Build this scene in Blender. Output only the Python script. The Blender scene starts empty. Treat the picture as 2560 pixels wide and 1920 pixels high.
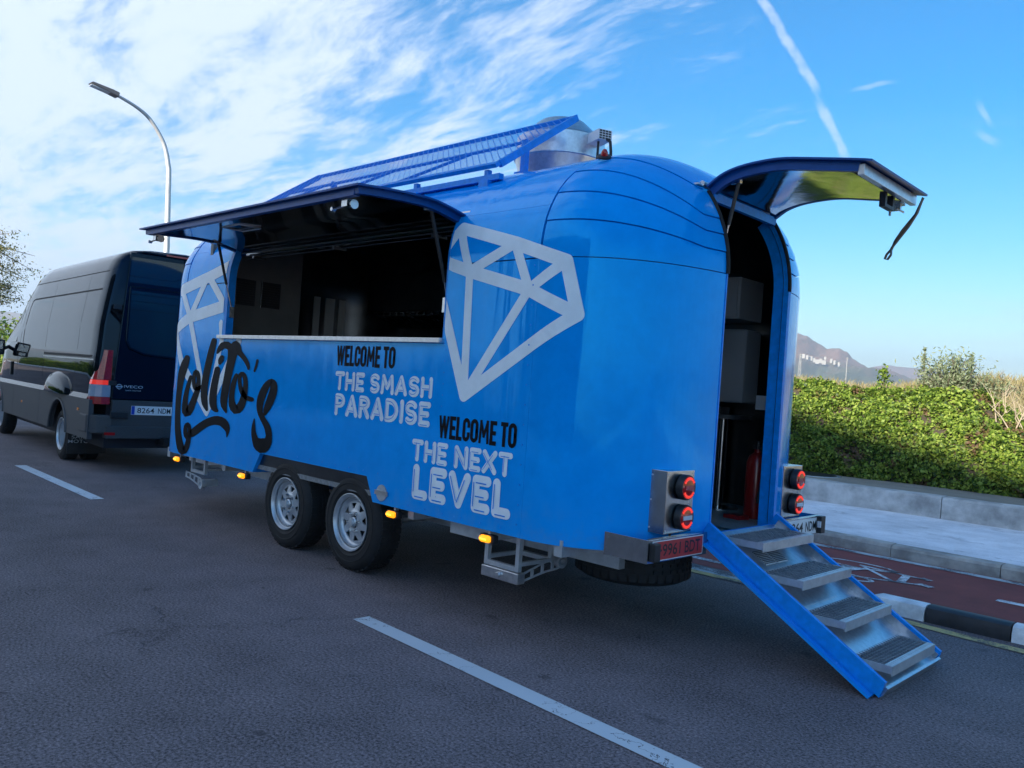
import bpy, bmesh, math, random, json
import numpy as np
from mathutils import Vector, Matrix
random.seed(7)
HAZE=True
sc=bpy.context.scene
COL=sc.collection
# ---------------------------------------------------------------- camera
cd=bpy.data.cameras.new('camera'); cam=bpy.data.objects.new('camera',cd); COL.objects.link(cam)
_F=Vector((-0.69739575,0.71667733,0.00357422));_R=Vector((0.71507768,0.69548789,0.07043087));_U=Vector((-0.04799038,-0.05167403,0.99751026))
CAM=Vector((5.01583,-3.59792,1.46129))
cam.matrix_world=Matrix(((_R.x,_U.x,-_F.x,CAM.x),(_R.y,_U.y,-_F.y,CAM.y),(_R.z,_U.z,-_F.z,CAM.z),(0,0,0,1)))
cd.sensor_fit='HORIZONTAL'; cd.sensor_width=36; cd.lens=36*2059.364/2560; cd.clip_start=.05; cd.clip_end=20000
sc.camera=cam
sc.render.resolution_x=1024; sc.render.resolution_y=768
# ---------------------------------------------------------------- sun, sky
SUN_EL=math.radians(21.0); SUN_AZ=Vector((0.10,-1.0,0)).normalized()
SUN=Vector((SUN_AZ.x*math.cos(SUN_EL),SUN_AZ.y*math.cos(SUN_EL),math.sin(SUN_EL)))
sl=bpy.data.lights.new('sun','SUN'); sl.energy=SUN_STRENGTH=4.4; sl.angle=math.radians(.5); sl.color=(1,.93,.80)
so=bpy.data.objects.new('sun',sl); COL.objects.link(so); so.rotation_euler=SUN.to_track_quat('Z','Y').to_euler(); so.location=(0,-30,30)
vs=sc.view_settings; sc.display_settings.display_device='sRGB'; vs.view_transform='Standard'; vs.look='None'; vs.exposure=1.62; vs.gamma=1; vs.use_curve_mapping=False
w=bpy.data.worlds.new('World'); sc.world=w; w.use_nodes=True
nt=w.node_tree; nt.nodes.clear()
class NB:
    """small node builder"""
    def __init__(s,nt): s.nt=nt
    def n(s,t,**k):
        o=s.nt.nodes.new(t)
        for a,v in k.items(): setattr(o,a,v)
        return o
    def l(s,a,b): s.nt.links.new(a,b)
    def put(s,sock,v):
        if isinstance(v,bpy.types.NodeSocket): s.l(v,sock)
        else: sock.default_value=v
    def m(s,op,a,b=None,c=None,clamp=False):
        o=s.n('ShaderNodeMath',operation=op,use_clamp=clamp)
        s.put(o.inputs[0],a)
        if b is not None:s.put(o.inputs[1],b)
        if c is not None:s.put(o.inputs[2],c)
        return o.outputs[0]
    def vm(s,op,a,b=None):
        o=s.n('ShaderNodeVectorMath',operation=op); s.put(o.inputs[0],a)
        if b is not None:s.put(o.inputs[1],b)
        return o.outputs['Value'] if op in('DOT_PRODUCT','LENGTH') else o.outputs[0]
    def mr(s,v,a,b,c=0.,d=1.,smooth=True):
        o=s.n('ShaderNodeMapRange',interpolation_type='SMOOTHSTEP' if smooth else 'LINEAR')
        s.put(o.inputs[0],v)
        for i,x in enumerate((a,b,c,d)): s.put(o.inputs[i+1],x)
        return o.outputs[0]
    def noise(s,vec,scale,detail=4,rough=.5,dist=0.,dim='3D'):
        o=s.n('ShaderNodeTexNoise',noise_dimensions=dim); s.l(vec,o.inputs['Vector']); o.inputs['Scale'].default_value=scale;o.inputs['Detail'].default_value=detail;o.inputs['Roughness'].default_value=rough;o.inputs['Distortion'].default_value=dist
        return o.outputs['Fac']
    def mix(s,f,a,b):
        o=s.n('ShaderNodeMix',data_type='RGBA'); s.put(o.inputs[0],f); s.put(o.inputs[6],a); s.put(o.inputs[7],b); return o.outputs[2]
    def comb(s,x,y,z):
        o=s.n('ShaderNodeCombineXYZ'); s.put(o.inputs[0],x);s.put(o.inputs[1],y);s.put(o.inputs[2],z);return o.outputs[0]
    def sep(s,v):
        o=s.n('ShaderNodeSeparateXYZ'); s.l(v,o.inputs[0]); return o.outputs
b=NB(nt)
tc=b.n('ShaderNodeTexCoord'); dirv=b.vm('NORMALIZE',tc.outputs['Generated'])
sky=b.n('ShaderNodeTexSky',sky_type='NISHITA'); sky.sun_disc=False; sky.sun_elevation=SUN_EL; sky.sun_rotation=math.atan2(SUN_AZ.x,SUN_AZ.y)%(2*math.pi); sky.air_density=1.0; sky.dust_density=.2; sky.ozone_density=2.2; sky.altitude=50
hs=b.n('ShaderNodeHueSaturation'); hs.inputs['Saturation'].default_value=1.55; b.l(sky.outputs[0],hs.inputs['Color'])
SKYK=.074
dx,dy,dz=b.sep(dirv)
zz=b.m('MAXIMUM',b.m('ADD',dz,.10),.05)
px=b.m('DIVIDE',dx,zz); py=b.m('DIVIDE',dy,zz)      # point on a cloud sheet overhead
cv=b.comb(px,py,0.)
# sheet axes: ax runs across the road, ay along it
wx=b.noise(cv,.55,3,.5); wy=b.noise(b.vm('ADD',cv,(7.3,2.1,4.)),.55,3,.5)
wv=b.vm('ADD',cv,b.vm('MULTIPLY',b.comb(b.m('SUBTRACT',wx,.5),b.m('SUBTRACT',wy,.5),0.),(.6,.6,0.)))
rot=b.n('ShaderNodeMapping'); b.l(wv,rot.inputs[0]); rot.inputs['Rotation'].default_value=(0,0,math.radians(62)); rot.inputs['Scale'].default_value=(.7,2.3,1)
rot.inputs['Location'].default_value=(1.7,.4,0)
n1=b.noise(rot.outputs[0],1.5,10,.64,.15)
rot2=b.n('ShaderNodeMapping'); b.l(wv,rot2.inputs[0]); rot2.inputs['Rotation'].default_value=(0,0,math.radians(40)); rot2.inputs['Scale'].default_value=(1.,3.0,1)
n2=b.noise(rot2.outputs[0],4.2,8,.68,.2)
n3=b.noise(b.vm('ADD',cv,(3.1,9.2,0.)),.8,3,.5)
# more cloud over the road ahead (west), clear blue to the north east
side=b.m('ADD',b.m('MULTIPLY',dx,-.55),b.m('MULTIPLY',dy,-.28))
den=b.m('ADD',b.m('ADD',b.m('MULTIPLY',n1,.74),b.m('MULTIPLY',n2,.34)),b.m('ADD',b.m('MULTIPLY',n3,.30),b.m('MULTIPLY',side,.62)))
cl=b.mr(den,.775,.985)
low=b.mr(dz,.0,.20,.45,0.)                      # bright thin veil near the horizon
veil=b.m('MULTIPLY',low,b.m('ADD',.45,b.m('MULTIPLY',n1,.8)),clamp=True)
cl=b.m('MAXIMUM',b.m('MULTIPLY',cl,.95),b.m('MULTIPLY',veil,.80))
band=b.noise(b.comb(b.m('ADD',b.m('MULTIPLY',dx,1.9),b.m('MULTIPLY',dz,3.)),b.m('MULTIPLY',dy,1.9),b.m('MULTIPLY',dz,15.)),1.3,7,.55,.3)
band=b.m('MULTIPLY',b.mr(band,.47,.72),b.m('MULTIPLY',b.mr(dz,.03,.10),b.mr(dz,.16,.34,1.,0.)))
cl=b.m('MAXIMUM',cl,b.m('MULTIPLY',band,.55))
def pixdir(x,y): 
    v=_F+_R*((x-1280)/2059.364)-_U*((y-960)/2059.364); v.normalize(); return v
def trail(p0,p1,width,cl,op):
    a=pixdir(*p0);c=pixdir(*p1); n=a.cross(c).normalized(); t=(c-a).normalized(); s0=a.dot(t); s1=c.dot(t)
    wob=b.noise(dirv,45,4,.6); wob2=b.noise(b.vm('ADD',dirv,(2.,1.,5.)),30,5,.65)
    d=b.m('ABSOLUTE',b.m('ADD',b.vm('DOT_PRODUCT',dirv,tuple(n)),b.m('MULTIPLY',b.m('SUBTRACT',wob,.5),.010)))
    al=b.vm('DOT_PRODUCT',dirv,tuple(t))
    e=.012
    mk=b.m('MULTIPLY',b.mr(al,s0-e,s0+e),b.mr(al,s1-e,s1+e,1.,0.))
    f=b.m('MULTIPLY',b.mr(d,width*.25,width,1.,0.),mk)
    f=b.m('MULTIPLY',f,b.mr(wob2,.30,.55,.25,op))
    fr=b.vm('DOT_PRODUCT',dirv,tuple(_F)); f=b.m('MULTIPLY',f,b.m('GREATER_THAN',fr,0.))
    return b.m('MAXIMUM',cl,f)
cl=trail((1870,-60),(2040,220),.0062,cl,.55)
cl=trail((2052,262),(2114,392),.0068,cl,.50)
cl=trail((2030,205),(2060,270),.003,cl,.15)
cl=trail((2452,268),(2472,300),.0045,cl,.40)
cl=trail((2455,335),(2482,352),.0060,cl,.40)
cl=trail((2140,225),(2225,205),.0035,cl,.30)
skyc=b.vm('MULTIPLY',hs.outputs[0],(SKYK,)*3)
CLOUD=(.295,.335,.405,1)
fin=b.mix(cl,skyc,CLOUD)
bg=b.n('ShaderNodeBackground'); b.l(fin,bg.inputs[0]); bg.inputs[1].default_value=1.0
ow=b.n('ShaderNodeOutputWorld'); b.l(bg.outputs[0],ow.inputs[0])
# ---------------------------------------------------------------- materials
MATS={}
def mat(name,color,rough=.5,metal=0.,coat=0.,spec=.5,emit=None,estr=0.,noise=None,bump=None,trans=0.,alpha=1.,cr=.05):
    """noise=(scale,amount[,detail]) varies the base colour; bump=(scale,strength,distance)"""
    m=bpy.data.materials.new(name); m.use_nodes=True; t=m.node_tree; p=t.nodes['Principled BSDF']; k=NB(t)
    p.inputs['Base Color'].default_value=(*color,1); p.inputs['Roughness'].default_value=rough; p.inputs['Metallic'].default_value=metal
    p.inputs['Coat Weight'].default_value=coat; p.inputs['Coat Roughness'].default_value=cr; p.inputs['Specular IOR Level'].default_value=spec
    if emit: p.inputs['Emission Color'].default_value=(*emit,1); p.inputs['Emission Strength'].default_value=estr
    p.inputs['Transmission Weight'].default_value=trans; p.inputs['Alpha'].default_value=alpha
    g=k.n('ShaderNodeNewGeometry')
    if noise:
        f=k.noise(g.outputs['Position'],noise[0],noise[2] if len(noise)>2 else 5,.6)
        lo=tuple(c*(1-noise[1]) for c in color)+(1,); hi=tuple(min(1,c*(1+noise[1])) for c in color)+(1,)
        k.l(k.mix(k.mr(f,.3,.7),lo,hi),p.inputs['Base Color'])
        k.l(k.m('ADD',rough*.85,k.m('MULTIPLY',f,rough*.3)),p.inputs['Roughness'])
    if bump:
        f=k.noise(g.outputs['Position'],bump[0],4,.55); bn=k.n('ShaderNodeBump'); bn.inputs['Strength'].default_value=bump[1]; bn.inputs['Distance'].default_value=bump[2]
        k.l(f,bn.inputs['Height']); k.l(bn.outputs[0],p.inputs['Normal'])
    MATS[name]=m; return m
def wavy_vinyl(name,color,rough):
    m=mat(name,color,rough,coat=.0,spec=.5); t=m.node_tree; p=t.nodes['Principled BSDF']; p.inputs['Specular Tint'].default_value=(.05,.66,1,1); p.inputs['IOR'].default_value=1.8; k=NB(t); g=k.n('ShaderNodeNewGeometry')
    mp=k.n('ShaderNodeMapping'); mp.inputs['Scale'].default_value=(5.,5.,.35); k.l(g.outputs['Position'],mp.inputs[0])
    f=k.noise(mp.outputs[0],1.3,3,.5); f2=k.noise(g.outputs['Position'],1.5,2,.5)
    bn=k.n('ShaderNodeBump'); bn.inputs['Strength'].default_value=.12; bn.inputs['Distance'].default_value=.05
    k.l(k.m('ADD',f,k.m('MULTIPLY',f2,.8)),bn.inputs['Height']); k.l(bn.outputs[0],p.inputs['Normal']); 
    d=k.noise(g.outputs['Position'],9.,6,.65); d2=k.noise(g.outputs['Position'],.9,3,.5)
    lo=tuple(c*.86 for c in color)+(1,); hi=tuple(min(1,c*1.10) for c in color)+(1,)
    k.l(k.mix(k.mr(k.m('ADD',k.m('MULTIPLY',d,.4),k.m('MULTIPLY',d2,.6)),.3,.7),lo,hi),p.inputs['Base Color'])
    zz_=k.sep(g.outputs['Position'])[2]; film=k.m('MULTIPLY',k.mr(zz_,.56,.95,1.,0.),k.m('MULTIPLY',k.mr(d,.35,.75),.22)); film=k.m('MAXIMUM',film,k.m('MULTIPLY',k.mr(d2,.55,.75),.03))
    k.l(k.mix(film,k.mix(k.mr(k.m('ADD',k.m('MULTIPLY',d,.4),k.m('MULTIPLY',d2,.6)),.3,.7),lo,hi),(.16,.15,.14,1)),p.inputs['Base Color'])
    k.l(k.m('ADD',k.mr(d,.3,.75,rough*.8,rough*1.35),k.m('MULTIPLY',film,.8)),p.inputs['Roughness'])
    return m
BLUE=wavy_vinyl('blue_vinyl',(.001,.335,.96),.09)
BLUEP=mat('blue_paint',(.001,.255,.78),.38,coat=.05,spec=.3,noise=(20,.12))
SHADEBLUE=mat('shaded_blue_paint',(.003,.065,.26),.35,spec=.35,noise=(20,.1))  # the blue paint darkened: shade on the open hatches put into the colour
GRATE=mat('shaded_grating_steel',(.33,.35,.38),.45,.6,noise=(30,.2))  # darker than the galvanised frame: shade of the grating cells put into the colour
WHITE=mat('white_vinyl',(.84,.90,.95),.35,coat=.2,noise=(6,.05))
BLACKV=mat('black_vinyl',(.004,.005,.008),.5,spec=.12,noise=(8,.25))
DARKIN=mat('dark_gap',(.012,.016,.03),.7)
STEEL=mat('stainless_steel',(.52,.53,.54),.22,1.,noise=(12,.12),bump=(3,.05,.02))
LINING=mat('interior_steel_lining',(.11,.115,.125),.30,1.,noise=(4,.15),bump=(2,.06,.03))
POLISH=mat('polished_aluminium',(.80,.81,.82),.10,1.,noise=(3,.04),bump=(5,.10,.03))
UNDERL=mat('canopy_lining_steel',(.17,.18,.20),.09,1.,noise=(3,.06),bump=(3,.05,.02))
ALU=mat('brushed_aluminium',(.66,.67,.69),.34,1.,noise=(30,.10))
GALV=mat('galvanised_steel',(.60,.63,.66),.38,.65,noise=(18,.09))
RUBBER=mat('tyre_rubber',(.012,.012,.013),.75,noise=(14,.35),bump=(90,.25,.004))
BLKP=mat('black_plastic',(.018,.018,.02),.45,noise=(40,.2))
GREYP=mat('dark_grey_cladding',(.055,.057,.062),.55,noise=(60,.12),bump=(350,.12,.001))
VANB=mat('black_van_paint',(.003,.004,.006),.03,spec=.5,bump=(.9,.012,.05)); VANB.node_tree.nodes['Principled BSDF'].inputs['IOR'].default_value=1.41; VANB.node_tree.nodes['Principled BSDF'].inputs['Specular Tint'].default_value=(.32,.62,1,1)
SEAM=mat('seam_black',(.004,.004,.005),.7)
GLASSD=mat('dark_tinted_glass',(.010,.012,.016),.04,spec=.8)
AMBER=mat('amber_led',(.9,.35,.02),.25,emit=(1,.29,.005),estr=.6)
AMBERC=mat('amber_led_core',(1,.6,.1),.3,emit=(1,.48,.03),estr=.8)
AMBLENS=mat('amber_lens_unlit',(.8,.25,.04),.2,coat=.5)
REDL=mat('red_lens',(.42,.012,.015),.12,coat=.6,noise=(50,.2))
REDV=mat('red_lamp_glow',(.7,.03,.02),.25,emit=(1,.05,.03),estr=.15)
REDE=mat('red_led',(.9,.05,.03),.25,emit=(1,.06,.04),estr=.22)
CLRV=mat('clear_lamp_lens',(.30,.34,.42),.06,coat=.6)
CLRL=mat('clear_lens',(.62,.66,.72),.08,coat=.5)
PLATEW=mat('plate_white',(.78,.79,.80),.4)
PLATER=mat('plate_red',(.50,.035,.03),.45,noise=(20,.1))
PLATEB=mat('plate_blue',(.01,.06,.45),.4)
INK=mat('plate_ink',(.012,.012,.014),.5)
RIMM=mat('silver_wheel_paint',(.55,.57,.60),.33,.55,noise=(20,.06))
EXTR=mat('extinguisher_red',(.26,.012,.012),.3,coat=.4)
CABW=mat('white_enamel',(.72,.73,.74),.3,coat=.3)
CABG=mat('grey_enamel',(.30,.30,.31),.35,coat=.2)
PARTM=mat('partition_board',(.15,.14,.13),.5,noise=(5,.1))
CHKF=mat('grey_vinyl_floor',(.22,.225,.23),.45,noise=(40,.25))
CONC=mat('concrete',(.46,.455,.44),.85,noise=(2.6,.42,9),bump=(70,.35,.004))
KERBM=mat('kerb_concrete',(.38,.36,.325),.85,noise=(4,.36,9),bump=(90,.3,.003))
BARK=mat('bark',(.12,.095,.07),.9,noise=(12,.3),bump=(25,.5,.02))
POLEM=mat('lamp_post_galvanised',(.58,.58,.57),.45,.35,noise=(8,.08))
LAMPH=mat('lamp_head_grey',(.16,.15,.15),.5)
def ground_mat(name,base,kind):
    m=mat(name,base,.85); t=m.node_tree; p=t.nodes['Principled BSDF']; k=NB(t); g=k.n('ShaderNodeNewGeometry'); P=g.outputs['Position']
    big=k.noise(P,.35,5,.6); mid=k.noise(P,2.2,6,.65); fine=k.noise(P,72,4,.75); spk=k.noise(P,150,2,.6)
    v=k.n('ShaderNodeTexVoronoi',feature='DISTANCE_TO_EDGE'); v.inputs['Scale'].default_value=.45; 
    wv=k.vm('ADD',P,k.vm('MULTIPLY',k.comb(k.noise(P,1.4,6,.7),k.noise(k.vm('ADD',P,(5.,3.,1.)),1.4,6,.7),0.),(1.4,1.4,0.))); k.l(wv,v.inputs['Vector'])
    if kind=='asphalt':
        crack=k.m('MULTIPLY',k.mr(v.outputs[0],.002,.012,1.,0.),k.mr(big,.54,.66))
        st=k.noise(k.vm('ADD',P,(11.,4.,0.)),3.2,3,.45); stain=k.m('MAXIMUM',k.mr(st,.68,.76),k.mr(k.noise(k.vm('ADD',P,(2.,9.,3.)),9.,2,.4),.72,.78))
        val=k.m('ADD',.62,k.m('ADD',k.m('MULTIPLY',k.m('SUBTRACT',mid,.5),.6),k.m('MULTIPLY',k.m('SUBTRACT',big,.5),.75)))
        val=k.m('ADD',val,k.m('MULTIPLY',k.m('SUBTRACT',fine,.5),3.8))
        tm=k.n('ShaderNodeMapping'); tm.inputs['Scale'].default_value=(.07,.85,1.); k.l(P,tm.inputs[0]); val=k.m('ADD',val,k.m('MULTIPLY',k.m('SUBTRACT',k.noise(tm.outputs[0],1.,4,.55),.5),.55))
        val=k.m('ADD',val,k.m('MULTIPLY',k.mr(spk,.62,.72),1.1))
        val=k.m('MULTIPLY',val,k.m('SUBTRACT',1.,k.m('MULTIPLY',crack,.42))); val=k.m('MULTIPLY',val,k.m('SUBTRACT',1.,k.m('MULTIPLY',stain,.45)))
        val=k.m('MAXIMUM',val,.12)
        k.l(k.vm('MULTIPLY',k.comb(val,val,val),tuple(c*1.6 for c in base)),p.inputs['Base Color'])
        hgt=k.m('ADD',k.m('MULTIPLY',fine,1.),k.m('MULTIPLY',crack,-1.5)); bs=(.6,.006)
        p.inputs['Roughness'].default_value=.82
    elif kind=='paint':
        mp=k.n('ShaderNodeMapping'); mp.inputs['Scale'].default_value=(1.,.22,1.); k.l(wv,mp.inputs[0])
        v2=k.n('ShaderNodeTexVoronoi',feature='DISTANCE_TO_EDGE'); v2.inputs['Scale'].default_value=2.6; k.l(mp.outputs[0],v2.inputs['Vector'])
        crack=k.m('MULTIPLY',k.mr(v2.outputs[0],.001,.007,1.,0.),k.mr(mid,.34,.50))
        wear=k.m('MAXIMUM',crack,k.mr(fine,.70,.78)); 
        wear=k.m('MAXIMUM',wear,k.m('MULTIPLY',k.mr(mid,.66,.80),.25))
        col=k.mix(wear,(*base,1),(.055,.055,.06,1)); k.l(k.mix(k.mr(big,.3,.7),col,k.vm('MULTIPLY',col,(.86,.87,.88))),p.inputs['Base Color'])
        hgt=fine; bs=(.4,.004)
    elif kind=='worn':
        wear=k.mr(k.m('ADD',k.m('MULTIPLY',mid,.7),k.m('MULTIPLY',fine,.4)),.50,.62)
        k.l(k.mix(wear,(*base,1),(.09,.09,.10,1)),p.inputs['Base Color']); hgt=fine; bs=(.4,.004)
    else:
        val=k.m('ADD',.42,k.m('ADD',k.m('MULTIPLY',mid,.76),k.m('MULTIPLY',k.m('SUBTRACT',big,.5),.6)))
        val=k.m('ADD',val,k.m('MULTIPLY',k.m('SUBTRACT',fine,.5),.6))
        sk=k.n('ShaderNodeMapping'); sk.inputs['Scale'].default_value=(.5,2.6,1); k.l(wv,sk.inputs[0]); sw=k.noise(sk.outputs[0],1.7,5,.65)
        if kind=='pavement':
            val=k.m('MULTIPLY',val,k.m('SUBTRACT',1.08,k.m('MULTIPLY',k.mr(sw,.55,.72),.40)))
        k.l(k.vm('MULTIPLY',k.comb(val,val,val),tuple(c*1.2 for c in base)),p.inputs['Base Color']); hgt=fine; bs=(.35,.004)
    bn=k.n('ShaderNodeBump'); bn.inputs['Strength'].default_value=bs[0]; bn.inputs['Distance'].default_value=bs[1]; k.l(hgt,bn.inputs['Height']); k.l(bn.outputs[0],p.inputs['Normal'])
    return m
ASPH=ground_mat('asphalt',(.156,.126,.130),'asphalt')
PAINT=ground_mat('white_road_paint',(.66,.70,.72),'paint')
PAINT2=ground_mat('fresh_white_paint',(.72,.74,.76),'worn')
for _n in ('fresh_white_paint',): pass
YELP=ground_mat('yellow_road_paint',(.60,.47,.20),'worn')
WORNW=ground_mat('worn_pale_strip',(.45,.52,.55),'worn')
REDP=ground_mat('red_bike_surface',(.235,.050,.042),'plain')
PAVE=ground_mat('pavement_concrete',(.74,.74,.76),'pavement')
EARTH=ground_mat('earth_path',(.26,.235,.195),'plain')
DRYG=ground_mat('dry_field',(.20,.165,.09),'plain')
KBLK=mat('kerb_black_paint',(.022,.022,.024),.5,noise=(9,.4),bump=(40,.2,.004))
KWHT=mat('kerb_white_paint',(.80,.80,.79),.6,noise=(6,.28,8),bump=(40,.2,.004))

# ---------------------------------------------------------------- mesh helpers
WM={}
def setp(o,label=None,cat=None,group=None,kind=None):
    if label:o['label']=label
    if cat:o['category']=cat
    if group:o['group']=group
    if kind:o['kind']=kind
    return o
def thing(name,label,cat,loc=(0,0,0),rz=0.,group=None,kind=None):
    o=bpy.data.objects.new(name,None); COL.objects.link(o); o.location=loc; o.rotation_euler=(0,0,rz); o.empty_display_size=.2
    WM[o.name]=Matrix.Translation(loc)@Matrix.Rotation(rz,4,'Z')
    return setp(o,label,cat,group,kind)
def node(name,parent):
    o=bpy.data.objects.new(name,None); COL.objects.link(o); o.parent=parent; WM[o.name]=WM[parent.name]; return o
class MB:
    def __init__(s): s.v=[];s.f=[];s.m=[];s.mi=0
    def face(s,pts):
        i=len(s.v); s.v+= [tuple(p) for p in pts]; s.f.append(tuple(range(i,i+len(pts)))); s.m.append(s.mi)
    def faces(s,vs,fs):
        i=len(s.v); s.v+=[tuple(p) for p in vs]
        for f in fs: s.f.append(tuple(i+k for k in f)); s.m.append(s.mi)
    def box(s,lo,hi,M=None):
        x0,y0,z0=lo;x1,y1,z1=hi
        vs=[(x0,y0,z0),(x1,y0,z0),(x1,y1,z0),(x0,y1,z0),(x0,y0,z1),(x1,y0,z1),(x1,y1,z1),(x0,y1,z1)]
        if M is not None: vs=[M@Vector(q) for q in vs]
        s.faces(vs,[(0,3,2,1),(4,5,6,7),(0,1,5,4),(1,2,6,5),(2,3,7,6),(3,0,4,7)]); return s
    def prism(s,poly,lo,hi,ax='y'):
        """closed 2-D polygon pushed along an axis; poly in the other two axes in xyz order"""
        def P(a,c):
            return {'y':(a[0],c,a[1]),'x':(c,a[0],a[1]),'z':(a[0],a[1],c)}[ax]
        n=len(poly); i=len(s.v); s.v+=[P(a,lo) for a in poly]+[P(a,hi) for a in poly]
        s.f.append(tuple(i+k for k in range(n))); s.m.append(s.mi); s.f.append(tuple(i+n+k for k in reversed(range(n)))); s.m.append(s.mi)
        for k in range(n):
            j=(k+1)%n; s.f.append((i+k,i+n+k,i+n+j,i+j)); s.m.append(s.mi)
        return s
    def ribbon(s,prof,th,lo,hi,ax='y'):
        """thick strip along an open 2-D profile; th is added along the left normal"""
        n=len(prof); off=[]
        for k in range(n):
            a=prof[max(k-1,0)];c=prof[min(k+1,n-1)]; dx,dz=c[0]-a[0],c[1]-a[1]; L=math.hypot(dx,dz) or 1
            off.append((prof[k][0]-dz/L*th,prof[k][1]+dx/L*th))
        for k in range(n-1): pass
        def P(a_,c_): return {'y':(a_[0],c_,a_[1]),'x':(c_,a_[0],a_[1]),'z':(a_[0],a_[1],c_)}[ax]
        i=len(s.v); s.v+=[P(q,lo) for q in prof]+[P(q,hi) for q in prof]+[P(q,lo) for q in off]+[P(q,hi) for q in off]
        def F(*f): s.f.append(tuple(i+k_ for k_ in f)); s.m.append(s.mi)
        for k in range(n-1):
            F(k,k+1,n+k+1,n+k); F(2*n+k,3*n+k,3*n+k+1,2*n+k+1); F(k,2*n+k,2*n+k+1,k+1); F(n+k,n+k+1,3*n+k+1,3*n+k)
        F(0,n,3*n,2*n); F(n-1,3*n-1,4*n-1,2*n-1)
        return s
    def tube(s,path,r,n=10,cap=True):
        path=[Vector(q) for q in path]; rr=r if isinstance(r,(list,tuple)) else [r]*len(path); i0=len(s.v); prev=None
        for k,q in enumerate(path):
            t=(path[min(k+1,len(path)-1)]-path[max(k-1,0)]).normalized()
            if prev is None: a=t.orthogonal().normalized()
            else: a=(prev-t*prev.dot(t)).normalized()
            prev=a; c=t.cross(a)
            for j in range(n):
                an=2*math.pi*j/n; s.v.append(tuple(q+(a*math.cos(an)+c*math.sin(an))*rr[k]))
        for k in range(len(path)-1):
            for j in range(n):
                s.f.append((i0+k*n+j,i0+k*n+(j+1)%n,i0+(k+1)*n+(j+1)%n,i0+(k+1)*n+j)); s.m.append(s.mi)
        if cap:
            s.f.append(tuple(i0+j for j in reversed(range(n)))); s.m.append(s.mi); s.f.append(tuple(i0+(len(path)-1)*n+j for j in range(n))); s.m.append(s.mi)
        return s
    def lathe(s,prof,c=(0,0,0),axis='y',n=40,a0=0,a1=2*math.pi):
        """prof: (radius, along) pairs spun round an axis"""
        full=abs(a1-a0-2*math.pi)<1e-6; i0=len(s.v); m=n if full else n+1
        for r,h in prof:
            for j in range(m):
                an=a0+(a1-a0)*j/n; u,v=r*math.cos(an),r*math.sin(an)
                q={'y':(u,h,v),'z':(u,v,h),'x':(h,u,v)}[axis]; s.v.append((q[0]+c[0],q[1]+c[1],q[2]+c[2]))
        for k in range(len(prof)-1):
            for j in range(n):
                j2=(j+1)%m; s.f.append((i0+k*m+j,i0+k*m+j2,i0+(k+1)*m+j2,i0+(k+1)*m+j)); s.m.append(s.mi)
        return s
    def grid(s,fn,nu,nv):
        i0=len(s.v)
        for j in range(nv+1):
            for i in range(nu+1): s.v.append(tuple(fn(i/nu,j/nv)))
        w=nu+1
        for j in range(nv):
            for i in range(nu): s.f.append((i0+j*w+i,i0+j*w+i+1,i0+(j+1)*w+i+1,i0+(j+1)*w+i)); s.m.append(s.mi)
        return s
    def sheet(s,fn,nu,nv,th,ref):
        """curved panel with thickness; ref(p) is a point on its inner side"""
        P=[[Vector(fn(i/nu,j/nv)) for i in range(nu+1)] for j in range(nv+1)]
        Q=[]
        for j in range(nv+1):
            row=[]
            for i in range(nu+1):
                du=P[j][min(i+1,nu)]-P[j][max(i-1,0)]; dv=P[min(j+1,nv)][i]-P[max(j-1,0)][i]; n=du.cross(dv)
                if n.length<1e-9: n=Vector(P[j][i])-Vector(ref(P[j][i]))
                n.normalize()
                if n.dot(P[j][i]-Vector(ref(P[j][i])))<0: n=-n
                row.append(P[j][i]-n*th)
            Q.append(row)
        for G in (P,Q):
            i0=len(s.v); w=nu+1
            for j in range(nv+1): s.v+=[tuple(q) for q in G[j]]
            for j in range(nv):
                for i in range(nu): s.f.append((i0+j*w+i,i0+j*w+i+1,i0+(j+1)*w+i+1,i0+(j+1)*w+i)); s.m.append(s.mi)
        def rim(idx):
            for (j,i),(j2,i2) in zip(idx[:-1],idx[1:]): s.face([P[j][i],P[j2][i2],Q[j2][i2],Q[j][i]])
        rim([(0,i) for i in range(nu+1)]); rim([(nv,i) for i in range(nu+1)]); rim([(j,0) for j in range(nv+1)]); rim([(j,nu) for j in range(nv+1)])
        return s
    def disc(s,c,r,axis='y',n=28):
        pts=[]
        for j in range(n):
            an=2*math.pi*j/n; u,v=r*math.cos(an),r*math.sin(an); q={'y':(u,0,v),'z':(u,v,0),'x':(0,u,v)}[axis]; pts.append((q[0]+c[0],q[1]+c[1],q[2]+c[2]))
        s.face(pts); return s
    def build(s,name,mats,parent=None,smooth=None,local=False,bevel=0,label=None,kind=None,loc=None):
        vs=s.v
        if parent is not None and not local:
            inv=WM[parent.name].inverted(); vs=[tuple(inv@Vector(q)) for q in vs]
        if loc is not None: vs=[(q[0]-loc[0],q[1]-loc[1],q[2]-loc[2]) for q in vs]
        me=bpy.data.meshes.new(name); me.from_pydata(vs,[],s.f)
        mats=mats if isinstance(mats,(list,tuple)) else [mats]
        for m in mats: me.materials.append(m)
        if len(mats)>1: me.polygons.foreach_set('material_index',s.m)
        bm=bmesh.new(); bm.from_mesh(me); bmesh.ops.remove_doubles(bm,verts=bm.verts,dist=1e-5); bmesh.ops.recalc_face_normals(bm,faces=bm.faces)
        if bevel:
            ed=[e for e in bm.edges if len(e.link_faces)==2 and e.calc_face_angle(0)>.6]
            try: bmesh.ops.bevel(bm,geom=ed,offset=bevel,segments=2,profile=.6,affect='EDGES',clamp_overlap=True)
            except Exception: pass
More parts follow.
